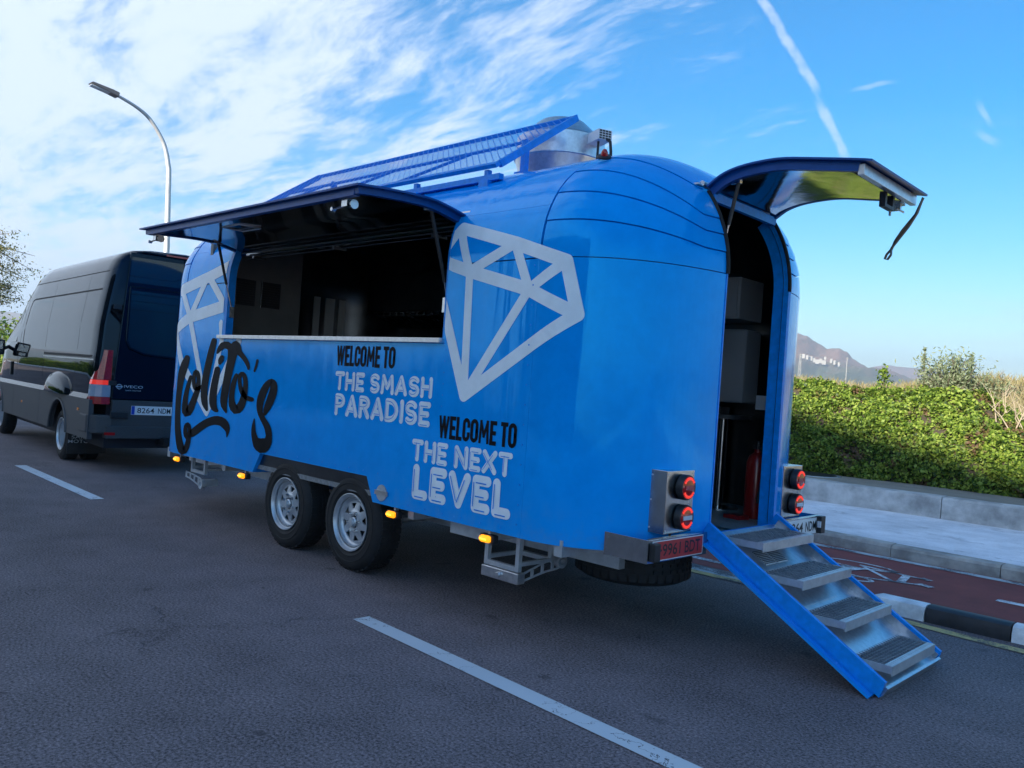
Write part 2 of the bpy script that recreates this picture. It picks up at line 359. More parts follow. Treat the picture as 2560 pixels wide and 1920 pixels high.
        if smooth is not None:
            for f in bm.faces: f.smooth=True
            for e in bm.edges:
                if len(e.link_faces)==2 and e.calc_face_angle(0)>smooth: e.smooth=False
        bm.to_mesh(me); bm.free(); me.update()
        o=bpy.data.objects.new(name,me); COL.objects.link(o)
        if loc is not None: o.location=loc
        if parent is not None:
            o.parent=parent; WM[o.name]=WM[parent.name]@(Matrix.Translation(loc) if loc is not None else Matrix())
        else: WM[o.name]=Matrix.Translation(loc) if loc is not None else Matrix()
        if label:o['label']=label
        if kind:o['kind']=kind
        return o
def copyo(o,parent,dloc=(0,0,0),rot=None):
    c=o.copy(); COL.objects.link(c); c.parent=parent; c.location=Vector(o.location)+Vector(dloc)
    if rot: c.rotation_euler=rot
    return c
def text_mesh(txt,origin,right,up,width,height,name,m,parent=None,bold=0.,local=False):
    """flat lettering fitted into width x height, standing at origin (lower left)"""
    cu=bpy.data.curves.new('txt','FONT'); cu.body=txt; cu.offset=bold; cu.fill_mode='FRONT'; cu.resolution_u=3
    o=bpy.data.objects.new('txt',cu); COL.objects.link(o); dg=bpy.context.evaluated_depsgraph_get(); dg.update(); me=bpy.data.meshes.new_from_object(o.evaluated_get(dg))
    bpy.data.objects.remove(o); V=[v.co.copy() for v in me.vertices]; F=[tuple(p.vertices) for p in me.polygons]
    x0=min(v.x for v in V);x1=max(v.x for v in V);y0=min(v.y for v in V);y1=max(v.y for v in V)
    O=Vector(origin);R=Vector(right).normalized();U=Vector(up).normalized(); mb=MB()
    mb.faces([O+R*((v.x-x0)/(x1-x0)*width)+U*((v.y-y0)/(y1-y0)*height) for v in V],F)
    bpy.data.meshes.remove(me)
    return mb.build(name,m,parent,local=local)

# ================================================================= FOOD TRAILER
# body surface: straight sides between two seams, rounded ends, domed roof
SX,FX=1.67,-3.10; A,B,M,H,ZW=.78,1.28,2.3,.85,2.24
def spow(v,e): return max(v,0.0)**e
def nexp(psi):
    t=psi/(math.pi/2); return 2.3-.35*t*t*(3-2*t)
# plan arc table
_N=400
_ps=[i*math.pi/2/_N for i in range(_N+1)]
_pl=[(A*spow(math.sin(p),2/M),B-B*spow(math.cos(p),2/M)) for p in _ps]
_al=[0.0]
for i in range(_N): _al.append(_al[-1]+math.hypot(_pl[i+1][0]-_pl[i][0],_pl[i+1][1]-_pl[i][1]))
_qt=[i/_N*math.pi/2 for i in range(_N+1)]
_pg=[(1-spow(math.cos(q),2/2.3),spow(math.sin(q),2/2.3)) for q in _qt]  # (1-rho, g)
_gl=[0.0]
for i in range(_N): _gl.append(_gl[-1]+math.hypot((_pg[i+1][0]-_pg[i][0])*B,(_pg[i+1][1]-_pg[i][1])*H))
def _interp(t,xs,ys):
    lo,hi=0,len(xs)-1
    if t<=xs[0]:return ys[0]
    if t>=xs[-1]:return ys[-1]
    while hi-lo>1:
        m=(lo+hi)//2
        if xs[m]<=t:lo=m
        else:hi=m
    f=(t-xs[lo])/(xs[hi]-xs[lo]);return ys[lo]*(1-f)+ys[hi]*f
def dome(psi,g):
    n=nexp(psi); r=spow(1-g**n,1/n)
    return (SX+A*r*spow(math.sin(psi),2/M), B-B*r*spow(math.cos(psi),2/M), ZW+H*g)
def surf(u,v):
    if v<=ZW: g=0;z=v
    else: g=spow(math.sin(_interp(v-ZW,_gl,_qt)),2/2.3); z=ZW+H*g
    mir=False
    if u<FX: u=SX+(FX-u); mir=True
    if u<=SX:
        r=spow(1-g**2.3,1/2.3); P=(u,B-B*r,z)
    else:
        psi=_interp(u-SX,_al,_ps)
        P=dome(psi,g); P=(P[0],P[1],z)
    if mir: P=(FX+SX-P[0],P[1],P[2])
    return P

def surfo(u,v,off):
    e=1e-3
    a=Vector(surf(u,v)); du=Vector(surf(u+e,v))-Vector(surf(u-e,v)); dv=Vector(surf(u,v+e))-Vector(surf(u,v-e))
    n=du.cross(dv).normalized(); return a+n*off
YC=1.28; DY0,DY1=.871,1.689; FLOOR=.635; ZB=.564; SILL=1.755
def mirY(p): return (p[0],2*YC-p[1],p[2])
def mirX(p): return (FX+SX-p[0],p[1],p[2])
def idn(p): return p
def ref_in(p): return (min(max(p[0],FX+.2),SX-.2),YC,min(p[2],2.0))
def zdome(x,y):
    u=max(x-SX,0)/A; v=abs(y-YC)/B; r=(u**M+v**M)**(1/M)
    if r>=1: return ZW
    if r<1e-6: return ZW+H
    psi=math.asin(min(1,(u/r)**(M/2))); n=nexp(psi); return ZW+H*spow(1-r**n,1/n)
tr=thing('food_trailer','bright blue rounded food trailer with open serving hatch, white diamond graphics and fold-down rear steps','food trailer',(0,YC,0))
G0=[0,.267,.484,.676,.827]; G1=[0,.153,.282,.40,.62]
PSID=1.13
def glev(k,psi,full=False):
    t=min(1,psi/PSID); t=t**2.3; return G0[k]+(G1[k]-G0[k])*t
def psiclip(gf):
    psi=1.1
    for _ in range(14):
        g=gf(psi); n=nexp(psi); r=spow(1-g**n,1/n); c=(.409/(1.28*r)) if r>1e-6 else 1
        psi=math.acos(min(1,c**(M/2)))
    return psi
GAP=.0028; TH=.022
def band(k,f,rear):
    lo,hi=k,k+1
    def gf(psi): 
        a=glev(lo,psi)+GAP/H*1.1; c=(glev(hi,psi)-GAP/H*1.1)
        return a+(c-a)*f
    pm=psiclip(gf) if rear else math.pi/2
    return gf,pm
def lap(p,j):
    q=Vector(p); v=(q-Vector(ref_in(p))).normalized(); return q+v*.005*(1-j)
names=[]
for rear in (True,False):
    for my in (idn,mirY):
        mx=idn if rear else mirX
        for k in range(4):
            def fn(i,j,k=k):
                gf,pm=band(k,j,rear); p0=.012; psi=p0+(pm-p0)*i
                return mx(my(lap(dome(psi,gf(psi)),j if k else 1)))
            MB().sheet(fn,36,8,TH,ref_in).build('roof_band',BLUE,tr,smooth=.6)
        if rear:
            def fn(i,j):
                pm=psiclip(lambda p:glev(4,p)+GAP/H); psi=.012+(pm-.012)*i; n=nexp(psi)
                c=math.cos(psi); r=min(1,.409/(1.28*spow(c,2/M))); gt=spow(1-r**n,1/n); a=glev(4,psi)+GAP/H
                return my(lap(dome(psi,a+(max(gt,a+.0005)-a)*j),j))
            MB().sheet(fn,30,6,TH,ref_in).build('roof_band',BLUE,tr,smooth=.6)
        else:
            def fn(i,j):
                psi=.012+(math.pi/2-.012)*i; a=glev(4,psi)+GAP/H; return mirX(my(lap(dome(psi,a+(.9995-a)*j),j)))
            MB().sheet(fn,30,8,TH,ref_in).build('roof_band',BLUE,tr,smooth=.6)
        # upright corner panel
        if rear: pe=math.acos((.409/1.28)**(M/2))
        else: pe=math.pi/2
        def fn(i,j): 
            psi=.0002+(pe-.0002)*i**1.0; q=dome(psi,0); return mx(my((q[0],q[1],ZB+(ZW-GAP-ZB)*j)))
        MB().sheet(fn,40,4,TH,ref_in).build('corner_panel',BLUE,tr,smooth=.6)
HX=2.25
def fn(i,j):
    y=DY0+.002+(DY1-DY0-.004)*i; x=SX+.004+(HX-SX-.004)*j; return (x,y,zdome(x,y))
MB().sheet(fn,12,14,TH,ref_in).build('roof_ridge_panel',BLUE,tr,smooth=.6)
# main roof: from the serving hatch hinge over the top and down the far side
VH=2.24+.345     # hinge height as girth
_gtop=_gl[-1]
def roofp(x,t):   # t in -1..1 , -1 near side base, 0 apex, 1 far base
    s=1-abs(t); g=_interp(s*_gtop,_gl,_qt); p=(x,B-B*spow(math.cos(g),2/2.3),ZW+H*spow(math.sin(g),2/2.3))
    return p if t<=0 else mirY(p)
tH=-(1-(VH-2.24)/_gtop)
def fn(i,j): return roofp(FX+GAP+(SX-FX-2*GAP)*i, tH+(1-tH-.002)*j)
MB().sheet(fn,8,60,TH,ref_in).build('roof_panel',BLUE,tr,smooth=.6)
def roof_piece(x0,x1):
    def fn(i,j): return roofp(x0+(x1-x0)*i,-1+.003+(tH+1-.004)*j)
    MB().sheet(fn,6,14,TH,ref_in).build('roof_edge_panel',BLUE,tr,smooth=.6)
OX0,OX1=-2.28,.85
roof_piece(FX+GAP,OX0); roof_piece(OX1,SX-GAP)
def flat_panel(x0,x1,z0,z1,y=0.,inn=1): return MB().box((x0,y,z0),(x1,y+TH*inn,z1))
flat_panel(FX+.001,OX0,SILL,ZW-GAP).build('side_panel',BLUE,tr)
flat_panel(OX1,SX-.001,SILL,ZW-GAP).build('side_panel',BLUE,tr)
GAP2=.0010
low=[(FX+GAP2,ZB),(-1.547,ZB),(-1.441,.739),(.1075,.739),(.199,ZB),(SX-GAP2,ZB),(SX-GAP2,SILL),(FX+GAP2,SILL)]
MB().prism(low,0,TH,'y').build('side_panel',BLUE,tr)
MB().prism([(FX+GAP,ZB),(-1.547,ZB),(-1.441,.739),(.1075,.739),(.199,ZB),(SX-GAP,ZB),(SX-GAP,ZW-.002),(FX+GAP,ZW-.002)],2*YC-TH,2*YC,'y').build('side_panel',BLUE,tr)
# wheel box behind the cut-out
for s in (0,1):
    mb=MB(); y0,y1=(TH,.34) if s==0 else (2*YC-.34,2*YC-TH)
    mb.box((-1.56,y0,.745),(.21,y1,.752)); mb.box((-1.56,y0 if s else y1-.006,.50),(.21,y0+.006 if s else y1,.745))
    for a,c in (((-1.547,ZB),(-1.441,.739)),((.1075,.739),(.199,ZB))):
        mb.prism([a,c,(c[0]+.004,c[1]),(a[0]+.004,a[1])],y0,y1,'y')
    mb.build('wheel_box',BLUEP,tr)
# inner lining: dark-gap backing and the steel room inside
mb=MB(); IN=.036
def inset(p,d=IN):
    p=Vector(p); r=Vector(ref_in(p)); v=(p-r); return p-v.normalized()*d
mb.grid(lambda i,j: inset(roofp(FX+(SX-FX)*i,tH+(1-tH)*j)),8,40)
for x0,x1 in ((FX,OX0-.03),(OX1+.03,SX)):
    mb.grid(lambda i,j: inset(roofp(x0+(x1-x0)*i,-1+(tH+1)*j)),3,10)
    mb.face([(x0,IN,SILL),(x1,IN,SILL),(x1,IN,ZW),(x0,IN,ZW)])
mb.face([(FX,IN,FLOOR),(SX,IN,FLOOR),(SX,IN,SILL),(FX,IN,SILL)]); mb.face([(FX,2*YC-IN,FLOOR),(SX,2*YC-IN,FLOOR),(SX,2*YC-IN,ZW),(FX,2*YC-IN,ZW)])
for rear in (True,False):
    mx=idn if rear else mirX
    for my in (idn,mirY):
        pe=math.acos((.409/1.28)**(M/2)) if rear else math.pi/2
        mb.grid(lambda i,j: inset(mx(my((lambda q:(q[0],q[1],FLOOR+(ZW-FLOOR)*j))(dome(pe*i,0))))),24,2)
        if rear:
            def fn(i,j):
                g=j*.80; pm=psiclip(lambda p:g); return inset(my(dome(pm*i,g)))
            mb.grid(fn,24,14)
            def fn(i,j):
                g=.80; pm=psiclip(lambda p:g); psi=pm*i; n=nexp(psi); r=min(1,.409/(1.28*spow(math.cos(psi),2/M))); gt=max(g,spow(1-r**n,1/n)); return inset(my(dome(psi,g+(gt-g)*j)))
            mb.grid(fn,20,6)
        else: mb.grid(lambda i,j: inset(mirX(my(dome(math.pi/2*i,j*.999)))),24,14)
mb.grid(lambda i,j:inset((SX+(HX-SX)*j,DY0+(DY1-DY0)*i,zdome(SX+(HX-SX)*j,DY0+(DY1-DY0)*i))),6,10)
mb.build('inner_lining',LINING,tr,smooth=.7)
# floor of the room follows the rounded plan
pl=[dome(i*math.pi/2/20,0)[:2] for i in range(21)]
half=[(x-.03,y+.03) for x,y in pl]
plan=half+[(x,2*YC-y) for x,y in reversed(half)]
plan=plan+[(FX+SX-x,y) for x,y in reversed(plan)]
MB().prism(plan,.598,FLOOR,'z').build('floor',CHKF,tr)
# chassis
mb=MB()
for y in (.42,2.04): mb.box((-4.35 if 0 else -3.7,y,.42),(2.1,y+.10,.598))
for x in (-3.4,-2.2,.55,1.9): mb.box((x,.05,.50),(x+.06,2.51,.597))
mb.box((-3.85,1.1,.42),(-5.35,1.2,.52)); mb.box((-3.85,1.36,.42),(-5.35,1.46,.52))
mb.tube([(-.105,.24,.365),(-.105,2.32,.365)],.04,10); mb.tube([(-1.035,.24,.365),(-1.035,2.32,.365)],.04,10)
mb.box((.95,.09,.47),(1.30,.40,.56))
mb.build('chassis',GALV,tr)
mb=MB(); mb.tube([(-5.30,1.28,.47),(-5.78,1.28,.50)],.05,10); mb.box((-5.5,1.2,.52),(-5.2,1.36,.60)); mb.tube([(-4.95,1.05,.75),(-4.95,1.05,.12)],.032,10)
mb.build('drawbar_coupling',BLKP,tr)
MB().box((-.70,.22,.585),(-.44,.30,.64)).build('leaf_spring_plate',CABW,tr)
# ---- serving hatch opening
mb=MB(); mb.prism([(-2.31,SILL-.036),(OX1+.01,SILL-.036),(OX1+.01,SILL-.003),(-2.31,SILL-.003)],-.045,.16,'y'); mb.build('counter_sill',ALU,tr,bevel=.003)
prof=[(0,SILL)]+[ (roofp(0,-1+(tH+1)*k/14)[1],roofp(0,-1+(tH+1)*k/14)[2]) for k in range(15)]
for x0,x1 in ((OX0-.001,OX0+.05),(OX1-.012,OX1+.001)):
    mb=MB(); mb.ribbon(prof,-.07,x0,x1,'x'); mb.build('hatch_jamb',BLUEP,tr,smooth=.5)
mb=MB(); mb.box((OX0,.10,2.50),(OX1,.16,2.565)); mb.build('hatch_header',UNDERL,tr)
# three pipes under the header with their clips
mb=MB()
for k in range(3): mb.tube([(OX0+.15,.06+.03*k,2.515-.022*k),(OX1,.06+.03*k,2.515-.022*k)],.006,8)
for x in (-1.9,-.62,.6): mb.box((x,.04,2.455),(x+.03,.16,2.475))
mb.build('gas_pipe_run',LINING,tr,kind='stuff')
# canopy
cp=[(.088,2.582),(.054,2.592),(-.10,2.622),(-.247,2.637),(-.53,2.627),(-.80,2.604)]
def smoothp(p,n=4):
    o=[]
    q=[(2*p[0][0]-p[1][0],2*p[0][1]-p[1][1])]+p+[(2*p[-1][0]-p[-2][0],2*p[-1][1]-p[-2][1])]
    for i in range(1,len(q)-2):
        for k in range(n):
            t=k/n; a,b_,c,d=q[i-1:i+3]
            o.append(tuple(.5*(2*b_[m]+(c[m]-a[m])*t+(2*a[m]-5*b_[m]+4*c[m]-d[m])*t*t+(-a[m]+3*b_[m]-3*c[m]+d[m])*t**3) for m in (0,1)))
    o.append(p[-1]); return o
cps=smoothp(cp)
can=MB().ribbon(cps,.012,-2.335,.905,'x').build('serving_hatch',SHADEBLUE,tr,smooth=.5)
fr=[(y,z-.001) for y,z in cps if y>-.765]+[(-.765,2.606)]
MB().ribbon(fr,.052,-2.285,-2.245,'x').build('hatch_side_rail',SHADEBLUE,can,smooth=.5); MB().ribbon(fr,.052,.820,.862,'x').build('hatch_side_rail',SHADEBLUE,can,smooth=.5); MB().box((-2.245,-.765,2.548),(.820,-.722,2.604)).build('hatch_front_rail',SHADEBLUE,can)
ln=[(y,z-.036) for y,z in cps if y>-.72]
MB().ribbon(ln,.006,-2.243,.818,'x').build('hatch_lining',UNDERL,can,smooth=.5)
mb=MB(); mb.box((-1.36,-.50,2.592),(-1.08,-.36,2.597)); mb.tube([(-1.36,-.52,2.585),(-1.36,-.34,2.585),(-1.08,-.34,2.585),(-1.08,-.52,2.585),(-1.36,-.52,2.585)],.008,6); mb.build('recessed_light',ALU,can)
def latch(x):
    mb=MB(); mb.box((x-.03,-.735,2.50),(x+.03,-.675,2.548)); mb.disc((x+.055,-.70,2.515),.030,'x',18); mb.tube([(x+.05,-.70,2.515),(x+.06,-.70,2.515)],.030,16); mb.tube([(x-.03,-.70,2.515),(x-.17,-.70,2.505)],.008,8); mb.tube([(x-.17,-.715,2.505),(x-.17,-.685,2.505)],.013,8)
    return mb.build('latch',STEEL,can)
latch(.68); latch(-2.16)
for x,(a,c,d) in ((-2.225,((-.13,2.585),(-.025,2.22),(.05,1.97))),(.80,((-.14,2.585),(.02,2.13),(.06,1.98)))):
    mb=MB(); mb.tube([(x,*a),(x,*c)],.013,10); mb.mi=1; mb.tube([(x,*c),(x,*d)],.0065,8); mb.mi=2; mb.box((x-.02,a[0]-.05,a[1]-.01),(x+.02,a[0]+.03,a[1]+.02)); mb.box((x-.022,d[0]-.03,d[1]-.05),(x+.012,d[0]+.012,d[1]+.05))
    mb.build('gas_strut',[BLKP,STEEL,STEEL],can)
mb=MB(); mb.box((.30,.165,2.695),(.865,.235,2.70)); mb.prism([(.165,2.695),(.165,2.66),(.17,2.66),(.17,2.695)],.30,.865,'x'); mb.tube([(-2.3,.097,2.605),(.93,.097,2.605)],.014,10); mb.build('drip_rail',ALU,tr)
# ---- things of the room that are fixed to it
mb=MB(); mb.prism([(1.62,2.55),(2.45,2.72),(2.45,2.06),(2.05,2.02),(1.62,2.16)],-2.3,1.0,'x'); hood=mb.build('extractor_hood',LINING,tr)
mb=MB()
for k in range(34): mb.prism([(1.64,2.15),(2.03,2.022),(2.03,2.012),(1.64,2.138)],-2.2+.09*k,-2.2+.09*k+.05,'x')
mb.build('baffle_filter',STEEL,hood)
mb=MB(); mb.tube([(-2.3,1.63,2.12),(1.0,1.63,2.12)],.02,8)
for k in range(28): mb.tube([(-2.2+.11*k,1.60,2.12),(-2.2+.11*k,1.625,2.12)],.016,8)
mb.build('grease_rail',STEEL,hood)
mb=MB(); mb.box((-2.75,.05,FLOOR),(-2.70,1.04,2.72)); part=mb.build('partition',PARTM,tr)
for y in (.30,.58):
    mb=MB(); mb.box((-2.70,y,2.09),(-2.694,y+.22,2.35))
    for k in range(10): mb.box((-2.694,y+.01,2.10+.024*k),(-2.686,y+.21,2.11+.024*k))
    mb.build('vent_grille',BLKP,part)
    MB().tube([(-2.685,y,2.08),(-2.685,y,2.36)],.006,6).build('vent_rail',STEEL,part)
for y,w_ in ((1.67,.08),(1.83,.12),(2.02,.08)): MB().box((-3.45,y,FLOOR),(-3.43,y+w_,2.36)).build('reflection_strip',CABW,tr)  # added pale strips, painted reflections of the curved front wall
MB().box((-2.4,2.05,1.48),(1.0,2.50,1.52)).build('worktop',LINING,tr)
MB().box((-2.4,2.30,1.72),(.9,2.50,1.735)).build('shelf',STEEL,tr)
MB().box((-2.2,.16,1.69),(.8,.60,1.72)).build('worktop',STEEL,tr)
# ---- lettering and graphics on the body
_lay=[0]
def decal(quads,name,m,off=.0020,parent=None):
    """quads: rows of (u,v,u2,v2) pairs along the stroke, laid on the body"""
    mb=MB()
    for row in quads:
        _lay[0]=(_lay[0]+1)%24; o=off+_lay[0]*.00008
        pts=[(surfo(a,b_,o),surfo(c,d,o)) for a,b_,c,d in row]
        i0=len(mb.v)
        for a,c in pts: mb.v+=[tuple(a),tuple(c)]
        for k in range(len(pts)-1): mb.f.append((i0+2*k,i0+2*k+1,i0+2*k+3,i0+2*k+2)); mb.m.append(0)
    return mb.build(name,m,parent or tr)
def stroke(pts,wd,cap='round',step=.05,clip=None):
    """constant-width stroke in body coordinates -> rows for decal()"""
    rows=[]; P=[Vector(q) for q in pts]; rp=[]
    for a,c in zip(P[:-1],P[1:]):
        n=max(1,int((c-a).length/step)); rp+=[a+(c-a)*k/n for k in range(n)]
    rp.append(P[-1]); seq=[]
    T=[(rp[min(k+1,len(rp)-1)]-rp[max(k-1,0)]).normalized() for k in range(len(rp))]
    if cap=='round':
        for q in (.985,.85,.6,.3): seq.append((rp[0]-T[0]*wd/2*q,T[0],wd*math.sqrt(1-q*q)))
    elif cap=='square': rp[0]=rp[0]-T[0]*wd/2; rp[-1]=rp[-1]+T[-1]*wd/2
    for k in range(len(rp)): seq.append((rp[k],T[k],wd))
    if cap=='round':
        for q in (.3,.6,.85,.985): seq.append((rp[-1]+T[-1]*wd/2*q,T[-1],wd*math.sqrt(1-q*q)))
    row=[]
    for c,t,w_ in seq:
        n=Vector((-t.y,t.x)); a=c+n*w_/2; d=c-n*w_/2
        row.append([a.x,a.y,d.x,d.y])
    if clip:
        kind,val=clip
        for r in row:
            for k in (0,2):
                if kind=='min': r[k]=max(r[k],val)
                else: r[k]=min(r[k],val)
    return row
# right diamond (wraps round the rear corner)
A_,M_,B_,C_,G_,F_,Tp=(.925,2.49),(1.461,2.345),(1.868,2.215),(1.958,1.905),(1.602,2.055),(1.065,2.189),(1.090,1.385)
FL=(.70,2.295); LL=(.72,2.06)
cl_=('min',OX1+.008)
W1=.083; W2=.070
rows=[stroke([A_,M_],W1),stroke([M_,B_],W1),stroke([B_,C_],W1),stroke([C_,Tp],W1),stroke([FL,F_],W1,clip=cl_),stroke([F_,G_],W1),stroke([G_,C_],W1),
 stroke([A_,F_],W2),stroke([F_,M_],W2),stroke([M_,G_],W2),stroke([G_,B_],W2),stroke([F_,Tp],W2),stroke([G_,Tp],W2),stroke([(.80,2.04),Tp],W1,clip=cl_),stroke([A_,(.79,2.33)],W1,clip=cl_)]
decal(rows,'diamond_graphic',WHITE)
cl2=('max',OX0-.012)
HB,TP=(-2.985,1.925),(-2.49,1.03)
rows=[stroke([(-3.22,2.20),(-2.62,2.315)],.115,clip=cl2),stroke([(-2.62,2.315),(-2.25,2.40)],.115,clip=cl2),stroke([(-3.34,1.80),HB],.115),stroke([HB,(-2.25,2.03)],.115,clip=cl2),
 stroke([HB,(-3.20,2.20)],.085),stroke([HB,(-2.69,2.28)],.085),stroke([(-2.60,2.29),(-2.27,2.03)],.085,clip=cl2),stroke([HB,TP],.085),stroke([(-3.34,1.80),(-3.10,1.46)],.10),stroke([(-3.10,1.46),TP],.10)]
rows+=[stroke([(-2.285,1.70),TP],.075),stroke([(-1.955,1.70),TP],.095),stroke([(-2.325,1.86),(-2.285,1.70)],.075,clip=cl2)]
decal(rows,'diamond_graphic',WHITE)
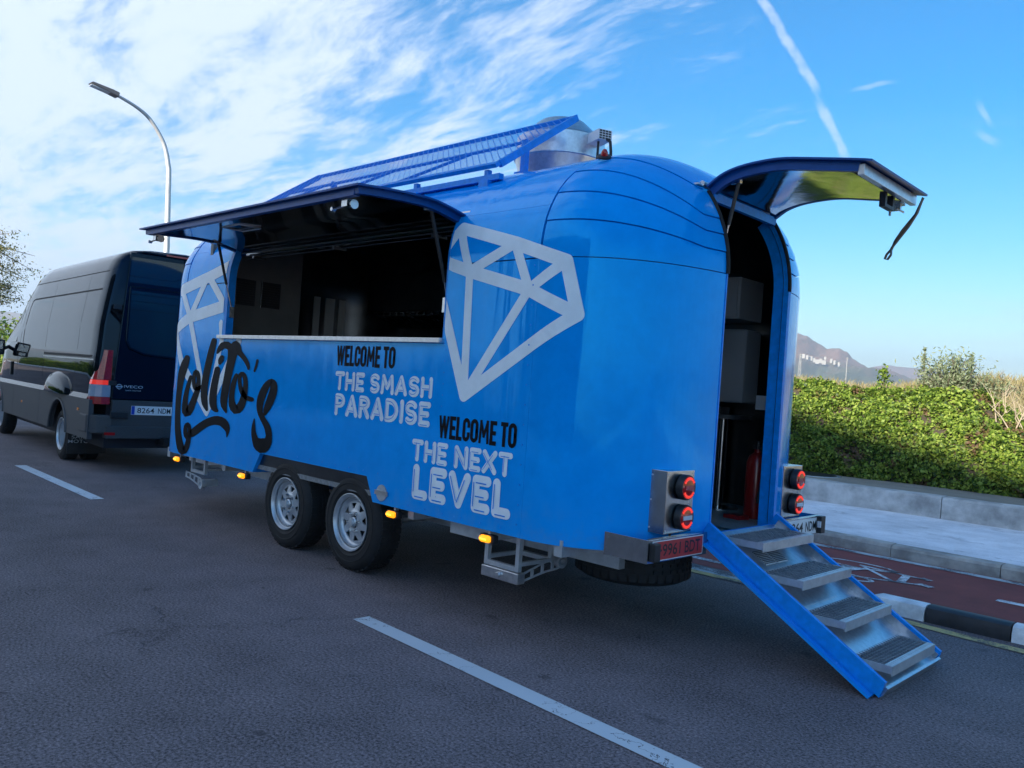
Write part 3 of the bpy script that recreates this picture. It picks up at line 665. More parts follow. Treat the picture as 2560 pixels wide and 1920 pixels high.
SCRIPT=json.loads('''[[[-2.977,1.549,-2.954,1.546],[-3.008,1.547,-2.931,1.537],[-3.029,1.54,-2.922,1.526],[-3.041,1.53,-2.923,1.515],[-3.075,1.5,-2.93,1.482],[-3.107,1.468,-2.939,1.449],[-3.131,1.432,-2.956,1.414],[-3.15,1.392,-2.976,1.378],[-3.162,1.349,-2.997,1.34],[-3.169,1.305,-3.016,1.3],[-3.171,1.263,-3.029,1.261],[-3.173,1.22,-3.039,1.22],[-3.177,1.176,-3.048,1.176],[-3.18,1.128,-3.053,1.13],[-3.18,1.073,-3.054,1.078],[-3.178,1.017,-3.052,1.023],[-3.175,0.962,-3.047,0.97],[-3.169,0.907,-3.04,0.917],[-3.16,0.852,-3.03,0.864],[-3.148,0.798,-3.015,0.813],[-3.131,0.746,-2.993,0.765],[-3.111,0.698,-2.968,0.722],[-3.089,0.653,-2.937,0.683],[-3.063,0.615,-2.908,0.653],[-3.031,0.586,-2.888,0.634],[-2.951,0.563,-2.913,0.635],[-2.854,0.589,-2.952,0.627],[-2.822,0.618,-2.931,0.636],[-2.801,0.645,-2.914,0.654],[-2.788,0.673,-2.9,0.677],[-2.778,0.703,-2.886,0.703],[-2.775,0.733,-2.878,0.726],[-2.786,0.756,-2.88,0.74],[-2.8,0.772,-2.888,0.755],[-2.809,0.779,-2.889,0.763],[-2.825,0.783,-2.883,0.772],[-2.848,0.784,-2.865,0.78]],[[-2.773,0.737,-2.785,0.728],[-2.77,0.751,-2.811,0.719],[-2.78,0.761,-2.836,0.716],[-2.798,0.767,-2.859,0.718],[-2.829,0.77,-2.892,0.729],[-2.848,0.772,-2.927,0.747],[-2.858,0.785,-2.945,0.773],[-2.863,0.806,-2.951,0.799],[-2.862,0.829,-2.95,0.828],[-2.856,0.849,-2.941,0.855],[-2.848,0.859,-2.917,0.878],[-2.865,0.857,-2.859,0.894],[-2.872,0.857,-2.809,0.881],[-2.858,0.847,-2.787,0.861],[-2.852,0.829,-2.778,0.837],[-2.851,0.808,-2.772,0.813],[-2.862,0.786,-2.766,0.792],[-2.843,0.752,-2.777,0.799],[-2.746,0.758,-2.823,0.805],[-2.694,0.776,-2.795,0.823],[-2.635,0.8,-2.743,0.849],[-2.573,0.829,-2.68,0.878],[-2.513,0.856,-2.616,0.907],[-2.456,0.879,-2.546,0.935],[-2.402,0.896,-2.476,0.958],[-2.349,0.908,-2.404,0.977],[-2.297,0.915,-2.329,0.993],[-2.255,0.917,-2.248,1.001],[-2.22,0.915,-2.168,0.999],[-2.191,0.912,-2.095,0.986],[-2.163,0.905,-2.042,0.961],[-2.131,0.894,-2.011,0.933],[-2.1,0.882,-2.001,0.903],[-2.074,0.867,-2.006,0.874],[-2.064,0.847,-2.022,0.848],[-2.059,0.824,-2.042,0.824],[-2.059,0.823,-2.043,0.822],[-2.057,0.821,-2.046,0.821],[-2.054,0.82,-2.05,0.82]],[[-2.871,1.355,-2.857,1.354],[-2.889,1.353,-2.843,1.349],[-2.9,1.348,-2.836,1.342],[-2.906,1.342,-2.836,1.336],[-2.926,1.311,-2.845,1.305],[-2.946,1.279,-2.856,1.272],[-2.968,1.239,-2.873,1.232],[-2.988,1.195,-2.889,1.191],[-3.005,1.148,-2.897,1.147],[-3.017,1.101,-2.9,1.103],[-3.024,1.056,-2.893,1.063],[-3.023,1.015,-2.879,1.029],[-3.009,0.977,-2.863,1.006],[-2.938,0.941,-2.888,1.011],[-2.821,0.965,-2.943,1.007],[-2.777,0.999,-2.92,1.024],[-2.749,1.037,-2.889,1.055],[-2.726,1.079,-2.856,1.094],[-2.699,1.121,-2.824,1.135],[-2.675,1.163,-2.795,1.175],[-2.657,1.201,-2.77,1.21],[-2.644,1.239,-2.752,1.243],[-2.643,1.277,-2.743,1.276],[-2.649,1.313,-2.742,1.309],[-2.66,1.348,-2.749,1.34],[-2.677,1.379,-2.761,1.364],[-2.708,1.403,-2.776,1.378],[-2.775,1.417,-2.757,1.379],[-2.822,1.393,-2.746,1.38],[-2.835,1.367,-2.757,1.362],[-2.84,1.337,-2.763,1.336],[-2.84,1.305,-2.761,1.308],[-2.834,1.275,-2.752,1.283],[-2.821,1.247,-2.736,1.262],[-2.792,1.22,-2.717,1.246],[-2.728,1.201,-2.72,1.243],[-2.662,1.216,-2.715,1.248],[-2.627,1.232,-2.674,1.263],[-2.597,1.24,-2.63,1.273],[-2.562,1.249,-2.591,1.28],[-2.549,1.253,-2.576,1.282],[-2.541,1.26,-2.56,1.28],[-2.54,1.269,-2.546,1.275]],[[-2.437,1.724,-2.416,1.722],[-2.463,1.721,-2.394,1.714],[-2.48,1.714,-2.383,1.704],[-2.488,1.705,-2.382,1.694],[-2.502,1.676,-2.389,1.665],[-2.518,1.645,-2.397,1.633],[-2.537,1.604,-2.41,1.592],[-2.557,1.558,-2.424,1.547],[-2.574,1.511,-2.439,1.501],[-2.591,1.461,-2.454,1.453],[-2.606,1.409,-2.468,1.402],[-2.619,1.355,-2.48,1.35],[-2.629,1.3,-2.49,1.298],[-2.635,1.247,-2.495,1.248],[-2.634,1.2,-2.494,1.205],[-2.626,1.156,-2.488,1.167],[-2.611,1.118,-2.478,1.134],[-2.587,1.084,-2.468,1.104],[-2.549,1.058,-2.462,1.076],[-2.507,1.036,-2.455,1.048],[-2.5,1.032,-2.453,1.042],[-2.49,1.029,-2.456,1.037],[-2.476,1.029,-2.465,1.032]],[[-2.33,1.459,-2.309,1.458],[-2.356,1.454,-2.285,1.451],[-2.372,1.446,-2.273,1.442],[-2.379,1.436,-2.271,1.431],[-2.392,1.401,-2.273,1.396],[-2.406,1.364,-2.276,1.358],[-2.42,1.322,-2.286,1.316],[-2.433,1.277,-2.295,1.273],[-2.443,1.232,-2.3,1.231],[-2.448,1.188,-2.302,1.191],[-2.448,1.145,-2.3,1.153],[-2.439,1.106,-2.295,1.121],[-2.416,1.073,-2.287,1.097],[-2.382,1.048,-2.281,1.082],[-2.338,1.036,-2.279,1.074],[-2.301,1.034,-2.266,1.065],[-2.287,1.033,-2.255,1.061],[-2.272,1.034,-2.249,1.054],[-2.256,1.04,-2.249,1.046]],[[-2.245,1.566,-2.229,1.563],[-2.268,1.565,-2.213,1.556],[-2.284,1.56,-2.207,1.547],[-2.294,1.553,-2.21,1.538],[-2.304,1.543,-2.216,1.528],[-2.314,1.533,-2.221,1.517],[-2.322,1.522,-2.227,1.509],[-2.323,1.513,-2.233,1.503],[-2.321,1.505,-2.24,1.497],[-2.319,1.497,-2.248,1.491],[-2.318,1.491,-2.254,1.485],[-2.312,1.484,-2.265,1.48],[-2.297,1.479,-2.283,1.477]],[[-2.352,1.576,-2.36,1.578],[-2.341,1.576,-2.368,1.582],[-2.333,1.578,-2.37,1.586],[-2.328,1.581,-2.368,1.59],[-2.304,1.593,-2.365,1.608],[-2.278,1.605,-2.355,1.627],[-2.243,1.621,-2.331,1.654],[-2.214,1.63,-2.288,1.681],[-2.195,1.63,-2.219,1.694],[-2.188,1.63,-2.138,1.691],[-2.164,1.621,-2.084,1.67],[-2.092,1.604,-2.086,1.662],[-2.017,1.623,-2.105,1.663],[-1.989,1.641,-2.086,1.676],[-1.978,1.649,-2.06,1.691],[-2.002,1.648,-2.0,1.703],[-2.016,1.65,-1.943,1.687],[-2.002,1.643,-1.916,1.668],[-1.987,1.632,-1.901,1.648],[-1.97,1.617,-1.892,1.63],[-1.961,1.609,-1.889,1.622],[-1.945,1.604,-1.893,1.613],[-1.924,1.603,-1.908,1.606]],[[-2.057,1.692,-2.038,1.697],[-2.072,1.68,-2.009,1.698],[-2.073,1.668,-1.986,1.693],[-2.065,1.658,-1.97,1.685],[-2.042,1.636,-1.941,1.665],[-2.017,1.616,-1.914,1.646],[-1.988,1.596,-1.893,1.625],[-1.952,1.575,-1.873,1.607],[-1.91,1.558,-1.844,1.59],[-1.873,1.542,-1.809,1.57],[-1.84,1.523,-1.773,1.547],[-1.811,1.504,-1.743,1.523],[-1.788,1.486,-1.724,1.499],[-1.772,1.471,-1.715,1.478],[-1.763,1.462,-1.717,1.464],[-1.757,1.455,-1.724,1.454],[-1.756,1.451,-1.726,1.451],[-1.752,1.449,-1.73,1.448],[-1.744,1.447,-1.738,1.447]],[[-2.058,1.675,-2.017,1.672],[-2.107,1.666,-1.972,1.658],[-2.137,1.65,-1.948,1.64],[-2.149,1.631,-1.943,1.62],[-2.143,1.592,-1.96,1.582],[-2.141,1.552,-1.977,1.541],[-2.151,1.508,-1.996,1.496],[-2.164,1.46,-2.013,1.449],[-2.177,1.409,-2.03,1.4],[-2.19,1.357,-2.045,1.35],[-2.202,1.305,-2.057,1.3],[-2.213,1.255,-2.067,1.251],[-2.222,1.21,-2.078,1.207],[-2.226,1.168,-2.086,1.17],[-2.221,1.13,-2.089,1.138],[-2.202,1.094,-2.089,1.111],[-2.161,1.066,-2.086,1.083],[-2.115,1.043,-2.078,1.053],[-2.11,1.04,-2.076,1.049],[-2.103,1.038,-2.078,1.045],[-2.092,1.038,-2.084,1.04]],[[-1.947,1.41,-1.935,1.408],[-1.965,1.409,-1.922,1.403],[-1.976,1.404,-1.917,1.396],[-1.983,1.398,-1.918,1.389],[-2.007,1.37,-1.93,1.361],[-2.029,1.339,-1.94,1.331],[-2.045,1.301,-1.949,1.296],[-2.055,1.261,-1.957,1.259],[-2.061,1.222,-1.96,1.223],[-2.063,1.183,-1.957,1.188],[-2.062,1.145,-1.944,1.158],[-2.05,1.108,-1.924,1.135],[-2.017,1.072,-1.897,1.119],[-1.944,1.043,-1.898,1.119],[-1.841,1.057,-1.927,1.118],[-1.788,1.087,-1.911,1.125],[-1.758,1.122,-1.885,1.144],[-1.74,1.16,-1.861,1.172],[-1.729,1.199,-1.844,1.205],[-1.725,1.238,-1.832,1.241],[-1.723,1.276,-1.818,1.278],[-1.727,1.314,-1.811,1.311],[-1.735,1.35,-1.817,1.343],[-1.751,1.383,-1.828,1.369],[-1.778,1.409,-1.845,1.387],[-1.818,1.427,-1.854,1.394],[-1.875,1.426,-1.845,1.395],[-1.91,1.407,-1.849,1.394],[-1.92,1.382,-1.854,1.38],[-1.919,1.354,-1.853,1.357],[-1.913,1.325,-1.845,1.331],[-1.902,1.295,-1.831,1.305],[-1.889,1.268,-1.813,1.283],[-1.868,1.242,-1.791,1.265],[-1.831,1.215,-1.76,1.243],[-1.785,1.192,-1.729,1.226],[-1.735,1.179,-1.699,1.218],[-1.693,1.173,-1.67,1.214],[-1.664,1.172,-1.654,1.212],[-1.643,1.172,-1.64,1.212],[-1.627,1.174,-1.624,1.21],[-1.612,1.179,-1.61,1.205],[-1.603,1.188,-1.602,1.196]],[[-1.591,1.547,-1.583,1.546],[-1.602,1.545,-1.575,1.543],[-1.608,1.542,-1.571,1.539],[-1.611,1.538,-1.57,1.535],[-1.616,1.522,-1.576,1.518],[-1.622,1.505,-1.581,1.501],[-1.627,1.489,-1.587,1.485],[-1.633,1.473,-1.595,1.469],[-1.639,1.458,-1.605,1.454],[-1.645,1.442,-1.614,1.438],[-1.645,1.439,-1.616,1.435],[-1.642,1.436,-1.622,1.433],[-1.636,1.433,-1.63,1.432]],[[-1.4,1.069,-1.41,1.069],[-1.386,1.071,-1.421,1.074],[-1.377,1.075,-1.426,1.079],[-1.372,1.08,-1.425,1.085],[-1.353,1.096,-1.429,1.103],[-1.334,1.112,-1.428,1.125],[-1.309,1.135,-1.417,1.152],[-1.284,1.163,-1.403,1.18],[-1.261,1.195,-1.388,1.211],[-1.242,1.228,-1.372,1.243],[-1.228,1.262,-1.357,1.273],[-1.221,1.296,-1.345,1.3],[-1.224,1.328,-1.341,1.323],[-1.239,1.357,-1.341,1.339],[-1.274,1.379,-1.338,1.347],[-1.331,1.388,-1.326,1.35],[-1.383,1.376,-1.326,1.345],[-1.423,1.357,-1.341,1.329],[-1.46,1.332,-1.36,1.307],[-1.493,1.301,-1.379,1.279],[-1.522,1.263,-1.399,1.247],[-1.543,1.223,-1.417,1.212],[-1.552,1.182,-1.431,1.179],[-1.552,1.145,-1.44,1.147],[-1.543,1.113,-1.443,1.123],[-1.526,1.083,-1.438,1.101],[-1.5,1.054,-1.419,1.077],[-1.47,1.027,-1.392,1.055],[-1.441,1.004,-1.361,1.035],[-1.415,0.983,-1.329,1.015],[-1.395,0.964,-1.3,0.993],[-1.379,0.945,-1.277,0.968],[-1.368,0.923,-1.264,0.94],[-1.357,0.897,-1.255,0.913],[-1.349,0.887,-1.255,0.902],[-1.332,0.88,-1.265,0.891],[-1.306,0.878,-1.286,0.881]],[[-1.315,0.936,-1.296,0.937],[-1.338,0.93,-1.275,0.932],[-1.35,0.92,-1.263,0.924],[-1.354,0.91,-1.259,0.915],[-1.365,0.884,-1.251,0.886],[-1.379,0.864,-1.25,0.852],[-1.408,0.846,-1.269,0.814],[-1.439,0.831,-1.297,0.783],[-1.442,0.826,-1.343,0.757],[-1.401,0.829,-1.435,0.743],[-1.398,0.828,-1.504,0.759],[-1.421,0.837,-1.547,0.783],[-1.454,0.852,-1.572,0.814],[-1.487,0.873,-1.589,0.847],[-1.511,0.895,-1.602,0.877],[-1.529,0.918,-1.609,0.907],[-1.54,0.942,-1.61,0.936],[-1.549,0.968,-1.605,0.965],[-1.557,0.997,-1.594,0.996],[-1.565,1.027,-1.581,1.026],[-1.565,1.028,-1.58,1.028],[-1.567,1.029,-1.578,1.029],[-1.571,1.03,-1.574,1.03]],[[-1.548,0.853,-1.538,0.862],[-1.551,0.841,-1.517,0.869],[-1.543,0.832,-1.497,0.871],[-1.53,0.826,-1.479,0.869],[-1.514,0.813,-1.448,0.869],[-1.492,0.799,-1.422,0.87],[-1.452,0.788,-1.413,0.874],[-1.404,0.789,-1.41,0.875],[-1.371,0.795,-1.393,0.875],[-1.346,0.801,-1.367,0.876],[-1.318,0.808,-1.336,0.877],[-1.294,0.821,-1.308,0.871],[-1.282,0.841,-1.286,0.855]]]''')
for _g in ((0,1),(2,),(3,),(4,5),(6,7,8),(9,),(10,),(11,12,13)): decal([SCRIPT[k] for k in _g],'script_letter',BLACKV,off=.0042)
def arc(cx,cy,rx,ry,a0,a1,n=10): return [(cx+rx*math.cos(math.radians(a0+(a1-a0)*k/n)),cy+ry*math.sin(math.radians(a0+(a1-a0)*k/n))) for k in range(n+1)]
def glyph(ch,w):
    c=w/2
    return {'T':[[(0,1),(w,1)],[(c,1),(c,0)]],'H':[[(0,0),(0,1)],[(w,0),(w,1)],[(0,.5),(w,.5)]],
     'E':[[(0,0),(0,1)],[(0,1),(w,1)],[(0,.5),(w*.85,.5)],[(0,0),(w,0)]],
     'S':[arc(c,.74,c,.26,35,270,9)+arc(c,.25,c,.25,90,-145,9)[1:]],
     'M':[[(0,0),(.10*w,1)],[(.10*w,1),(c,.30)],[(c,.30),(.90*w,1)],[(.90*w,1),(w,0)]],
     'A':[[(0,0),(c,1)],[(c,1),(w,0)],[(.2*w,.28),(.8*w,.28)]],
     'P':[[(0,0),(0,1)],[(0,1),(c*.9,1)]+arc(c*.9,.74,w-c*.9,.26,90,-90,8)+[(0,.48)]],
     'R':[[(0,0),(0,1)],[(0,1),(c*.9,1)]+arc(c*.9,.76,w-c*.9,.24,90,-90,8)+[(0,.52)],[(c,.5),(w,0)]],
     'D':[[(0,0),(0,1)],[(0,1),(c*.6,1)]+arc(c*.6,.5,w-c*.6,.5,90,-90,10)+[(0,0)]],
     'I':[[(c,0),(c,1)]],'N':[[(0,0),(0,1)],[(0,1),(w,0)],[(w,0),(w,1)]],'X':[[(0,1),(w,0)],[(0,0),(w,1)]],
     'L':[[(0,1),(0,0)],[(0,0),(w,0)]],'V':[[(0,1),(c,0)],[(c,0),(w,1)]],
     'W':[[(0,1),(.24*w,0)],[(.24*w,0),(c,1)],[(c,1),(.76*w,0)],[(.76*w,0),(w,1)]],
     'C':[[(w,.72)]+arc(c,.80,c,.20,0,180,6)+arc(c,.20,c,.20,180,360,6)+[(w,.28)]],
     'O':[[(w,.5)]+arc(c,.80,c,.20,0,180,6)+arc(c,.20,c,.20,180,360,6)+[(w,.5)]]}[ch]
def bubble(txt,u0,u1,v0,v1,widths=None,t=.25,gap=.06,space=.32):
    hh=v1-v0; th=t*hh; wd={'I':.0,'M':.62,'N':.5,'X':.5,'V':.52,'A':.52,'T':.44,'E':.36,'L':.34,'S':.42,'P':.40,'R':.42,'D':.50,'H':.44}
    tot=sum((space if c==' ' else wd[c]*(1)+t/1+gap) for c in txt)-gap
    sx=(u1-u0)/tot; x=u0; res=[]
    for c in txt:
        if c==' ': x+=space*sx; continue
        out=[];hl=[]
        w_=wd[c]*sx; ox=x+t*sx/2 if False else x+th/2
        w_=(wd[c]+t)*sx-th
        for pl_ in glyph(c,max(w_,0.0001)):
            pts=[(ox+a,v0+th/2+b_*(hh-th)) for a,b_ in pl_]
            out.append(stroke(pts,th,'round',.03))
            d=Vector(pts[-1])-Vector(pts[0])
            if abs(d.x)>abs(d.y)*1.6 : sh=(0,-.24*th)
            else: sh=(-.24*th,0)
            q=[Vector(a) for a in pts]
            if len(q)==2:
                e=(q[1]-q[0]); q=[q[0]+e*.04,q[0]+e*.9]
            hl.append(stroke([(a.x+sh[0],a.y+sh[1]) for a in q],th*.11,'round',.03))
        x+=(wd[c]+t+gap)*sx; res.append((out,hl))
    return res
def heavy(txt,u0,u1,v0,v1):
    hh=v1-v0; wd={'W':1.45,'M':1.35,'O':1.,'C':.96,'E':.82,'L':.78,'T':.86}; tot=sum(.42 if c==' ' else wd[c]+.06 for c in txt)-.06
    sx=(u1-u0)/tot; th=.36*sx; x=u0; res=[]
    for c in txt:
        if c==' ': x+=.42*sx; continue
        out=[]
        for pl_ in glyph(c,wd[c]*sx-th):
            thk=th*(.78 if c in 'WM' else 1)
            out.append(stroke([(x+th/2+a,v0+th/2+b_*(hh-th)) for a,b_ in pl_],thk,'square',.03))
        x+=(wd[c]+.06)*sx; res.append(out)
    return res
for u0,u1,v0,v1 in ((-.383,.348,1.531,1.687),(.868,1.588,1.091,1.243)):
    for o in heavy('WELCOME TO',u0,u1,v0,v1): decal(o,'black_letter',BLACKV)
for txt,u0,u1,v0,v1,t in (('THE SMASH',-.378,.776,1.343,1.489,.25),('PARADISE',-.360,.775,1.150,1.320,.25),('THE NEXT',.604,1.568,.910,1.061,.25),('LEVEL',.637,1.580,.656,.894,.28)):
    for o,hl in bubble(txt,u0,u1,v0,v1,t=t):
        p_=decal(o,'white_letter',WHITE); decal(hl,'letter_highlight',BLUEP,off=.0062,parent=p_)
# small grey roundel behind the rear wheel
mb=MB(); mb.tube([(.303,-.001,.644),(.303,-.008,.644)],.058,28); bd=mb.build('badge',GALV,tr)
mb=MB(); mb.box((.228,-.011,.628),(.378,-.008,.660)); mb.build('badge_banner',ALU,bd)
# rivets along the panel edges
mb=MB()
def rivet(x,z,y=0.): mb.tube([(x,y+.001,z),(x,y-.003,z)],.006,6)
for k in range(14): rivet(OX1+.03,.70+.075*k); rivet(SX-.035,.64+.12*k)
for k in range(26):
    x=FX+.1+.18*k
    if not -1.6<x<.25: rivet(x,.60)
    else: rivet(x,.775)
mb.build('rivets',BLUEP,tr,kind='stuff')

# ---- rear doorway
xd=SX+A*spow(1-spow(.409/1.28,M),1/M)
def doorprof(y,n=16):
    o=[(xd,FLOOR-.02),(xd,1.2),(xd,1.8),(xd,ZW)]
    for k in range(1,n+1):
        a=math.pi/2*k/n; x=HX+(xd-HX)*math.cos(a); o.append((x,zdome(x,y+(0.0005 if y<YC else -.0005))))
    return o
for y,s in ((DY0,-1),(DY1,1)):
    pr=doorprof(y); mb=MB(); mb.ribbon([(x+.004,z) for x,z in pr],.11,y-(.004 if s>0 else .008),y+(.030 if s>0 else .004),'y'); 
    mb.build('door_jamb',BLUEP,tr,smooth=.6)
    mb=MB(); mb.tube([(x+.006,y+s*.004,z) for x,z in pr if z>1.86],.013,8); mb.build('door_seal',RUBBER,tr,smooth=.8)
MB().box((2.27,DY0,2.70),(2.30,DY1,2.755)).build('door_header',BLUEP,tr)
MB().box((xd-.12,DY0,FLOOR-.045),(xd+.012,DY1,FLOOR-.002)).build('door_sill',BLUEP,tr)
mb=MB(); mb.tube([(2.235,DY0-.05,2.805),(2.235,DY1+.10,2.805)],.018,10); mb.box((2.16,DY0-.10,2.79),(2.24,DY0+.20,2.80)); mb.box((2.16,DY1-.2,2.79),(2.24,DY1+.10,2.80)); mb.build('hatch_hinge',ALU,tr)
# upper hatch swung up
hp=smoothp([(2.262,2.782),(2.368,2.846),(2.511,2.880),(2.718,2.888),(2.916,2.862),(3.187,2.818),(3.262,2.803)])
ha=MB().ribbon(hp,.012,DY0-.035,DY1+.035,'y').build('rear_hatch',SHADEBLUE,tr,smooth=.5)
hr=[(x,z-.001) for x,z in hp if x<3.215]
MB().ribbon(hr,-.052,DY0-.004,DY0+.028,'y').build('hatch_side_rail',SHADEBLUE,ha,smooth=.5); MB().ribbon(hr,-.052,DY1-.028,DY1+.004,'y').build('hatch_side_rail',SHADEBLUE,ha,smooth=.5)
MB().ribbon([(x,z-.046) for x,z in hp if 2.30<x<3.18],-.005,DY0+.03,DY1-.03,'y').build('hatch_lining',POLISH,ha,smooth=.5)
mb=MB(); mb.box((3.178,DY0+.0,2.745),(3.214,DY1,2.806)); mb.build('end_rail',ALU,ha,bevel=.003)
mb=MB()
for y in (1.32,1.44): mb.box((3.13,y,2.69),(3.165,y+.025,2.76))
mb.box((3.13,1.32,2.672),(3.165,1.465,2.69)); mb.build('pull_handle',BLKP,ha)
mb=MB(); mb.box((3.08,1.55,2.735),(3.17,1.63,2.75)); mb.box((3.09,1.575,2.70),(3.16,1.60,2.735)); mb.tube([(3.10,1.58,2.70),(3.10,1.58,2.672)],.008,8); mb.tube([(3.15,1.54,2.705),(3.15,1.66,2.705)],.007,8); mb.build('latch',STEEL,ha)
mb=MB()
sp=[(3.25,1.69,2.79),(3.21,1.69,2.69),(3.14,1.69,2.60),(3.10,1.69,2.535),(3.085,1.69,2.49),(3.055,1.69,2.455),(3.045,1.69,2.425),(3.065,1.69,2.42),(3.085,1.69,2.45),(3.085,1.69,2.49),(3.125,1.692,2.545),(3.18,1.692,2.62),(3.225,1.692,2.70),(3.252,1.692,2.79)]
mb.ribbon([(x,z) for x,_,z in sp],.004,1.675,1.705,'y'); mb.build('pull_strap',BLKP,ha)
mb=MB(); mb.tube([(2.435,.915,2.815),(2.385,.915,2.55)],.012,10); mb.mi=1; mb.tube([(2.385,.915,2.55),(2.355,.915,2.40)],.0065,8); mb.box((2.38,.90,2.80),(2.45,.93,2.83)); mb.box((2.345,.90,2.375),(2.365,.925,2.405)); mb.build('gas_strut',[BLKP,STEEL],ha)
# lower leaf folded down into steps
HXs,HZs=2.425,.665; EX,EZ=3.505,.020
Ld=math.hypot(EX-HXs,EZ-HZs); du=Vector(((EX-HXs)/Ld,0,(EZ-HZs)/Ld)); dn=Vector((-du.z,0,du.x))
def leaf(s,n,y): 
    q=Vector((HXs,0,HZs))+du*s+dn*n; return (q.x,y,q.z)
def lbox(mb,s0,s1,n0,n1,y0,y1,sk0=0,sk1=0):
    vs=[leaf(s0,n0,y0),leaf(s1,n0,y0),leaf(s1,n0,y1),leaf(s0,n0,y1),leaf(s0+sk0,n1,y0),leaf(s1+sk1,n1,y0),leaf(s1+sk1,n1,y1),leaf(s0+sk0,n1,y1)]
    mb.faces(vs,[(0,3,2,1),(4,5,6,7),(0,1,5,4),(1,2,6,5),(2,3,7,6),(3,0,4,7)])
LY0,LY1=.80,1.70
mb=MB(); lbox(mb,.02,Ld-.03,-.040,-.028,LY0-.045,LY1+.045); sd=mb.build('step_door',BLUE,tr)
for y0,y1,oy in ((LY0,LY0+.028,LY0),(LY1-.028,LY1,LY1)):
    mb=MB(); lbox(mb,-.01,Ld,-.012,.075,y0,y1,.0,-.02); lbox(mb,.05,Ld-.03,-.028,-.012,y0+.008,y1-.008); mb.mi=1
    mb.build('side_frame',[BLUEP,BLKP],sd,bevel=.002)
mb=MB(); lbox(mb,.02,Ld-.01,.004,.009,LY0+.028,LY1-.028)
for a,c in ((.40,.404),(.66,.664)): lbox(mb,a,c,.009,.0105,LY0+.03,LY1-.03)
for y0,y1 in ((LY0+.0285,LY0+.034),(LY1-.034,LY1-.0285)): lbox(mb,.03,Ld-.02,.009,.055,y0,y1)
lbox(mb,Ld-.075,Ld-.005,.009,.022,LY0+.03,LY1-.03); lbox(mb,Ld-.012,Ld+.004,-.02,.045,LY0+.03,LY1-.03)
mb.build('step_backplate',ALU,sd)
MB().tube([(HXs,LY0,HZs-.02),(HXs,LY1,HZs-.02)],.016,10).build('door_hinge',BLUEP,sd)
mb=MB()
for g in range(2):
    for k in range(9): lbox(mb,.215+.013*k,.222+.013*k,.0095,.0105,1.06+.15*g,1.19+.15*g)
mb.build('vent_slots',DARKIN,sd)
mb=MB()
for g in range(2):
    for k in range(9): lbox(mb,.222+.013*k,.2265+.013*k,.0095,.014,1.06+.15*g,1.19+.15*g)
mb.build('vent_louvres',GALV,sd)
TW0,TW1=.913,1.593; TD=.262
def tread(k):
    xf=2.759+.2525*k; zt=.653-.1673*k; mb=MB(); yw=TW1-TW0
    mb.box((xf-.004,TW0,zt-.052),(xf,TW1,zt))
    for k2 in (0,1):
        y=TW0 if k2==0 else TW1-.004
        mb.box((xf-TD,y,zt-.040),(xf-.004,y+.004,zt))
    mb.box((xf-TD,TW0,zt-.035),(xf-TD+.004,TW1,zt))
    mb.box((xf-.040,TW0+.004,zt-.003),(xf-.004,TW1-.004,zt+.001))           # nosing
    for j in range(24): mb.box((xf-.030,TW0+.012+.0277*j,zt+.001),(xf-.016,TW0+.022+.0277*j,zt+.0035))
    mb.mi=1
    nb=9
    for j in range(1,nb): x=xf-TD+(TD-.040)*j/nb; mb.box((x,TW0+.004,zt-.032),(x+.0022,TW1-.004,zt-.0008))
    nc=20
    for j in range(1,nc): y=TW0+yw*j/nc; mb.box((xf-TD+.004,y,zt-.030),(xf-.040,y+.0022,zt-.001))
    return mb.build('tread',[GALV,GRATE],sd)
for k in range(4): tread(k)
# ---- lamp boxes either side of the door
def lampbox(y0,y1,left):
    xf=2.398; z0,z1=.680,1.044
    xb0=(2.16,2.33) if left else (2.30,2.12)
    mb=MB()
    pts=[(xb0[0],y0),(xf,y0),(xf,y1),(xb0[1],y1)]
    mb.prism(pts,z0,z1,'z'); bx=mb.build('lamp_box',STEEL,tr,bevel=.003)
    mb=MB(); 
    for z in (z0+.02,z1-.02):
        for y in (y0+.015,y1-.015): mb.tube([(xf,y,z),(xf+.003,y,z)],.005,6)
    for z in (z0+.03,z0+.19,z1-.03): mb.tube([(xf-.10,y0,z),(xf-.10,y0-.003,z)],.005,6)
    for dz in (.16,.175,.19): mb.tube([(xf,y1-.05,z0+dz),(xf+.002,y1-.05,z0+dz)],.004,6)
    mb.build('screws',GALV,bx,kind='stuff')
    mb=MB(); mb.box((xf-.07,(y0+y1)/2-.012,z0-.06),(xf-.045,(y0+y1)/2+.012,z0)); mb.build('bracket_post',BLKP,bx)
    yc=(y0+y1)/2+(.01 if left else .02)
    for i,zc in enumerate((.776,.950)):
        mb=MB(); mb.lathe([(0.0,.0),(.062,.0),(.074,.008),(.074,.046),(.070,.052),(.064,.050)],(xf,yc,zc),'x',32); lp=mb.build('tail_lamp',BLKP,bx,smooth=.6)
        MB().lathe([(.064,.050),(.040,.056),(.0,.058)],(xf,yc,zc),'x',32).build('lens',REDL,lp,smooth=.6)
        mb=MB()
        for a0,a1 in ((28,152),(208,332)):
            for k in range(9):
                an=math.radians(a0+(a1-a0)*(k+.5)/9)
                for r in (.050,.058):
                    c=Vector((xf+.0545,yc+r*math.cos(an),zc+r*math.sin(an)))
                    mb.box((c.x-.003,c.y-.0042,c.z-.0042),(c.x+.0025,c.y+.0042,c.z+.0042))
        mb.build('led_ring',REDE,lp)
        mb=MB(); mb.box((xf+.0555,yc-.045,zc-.012),(xf+.0595,yc+.045,zc+.012)); mb.build('clear_band',CLRL if i==0 else REDL,lp)
lampbox(.4125,.7025,True); lampbox(1.863,2.153,False)
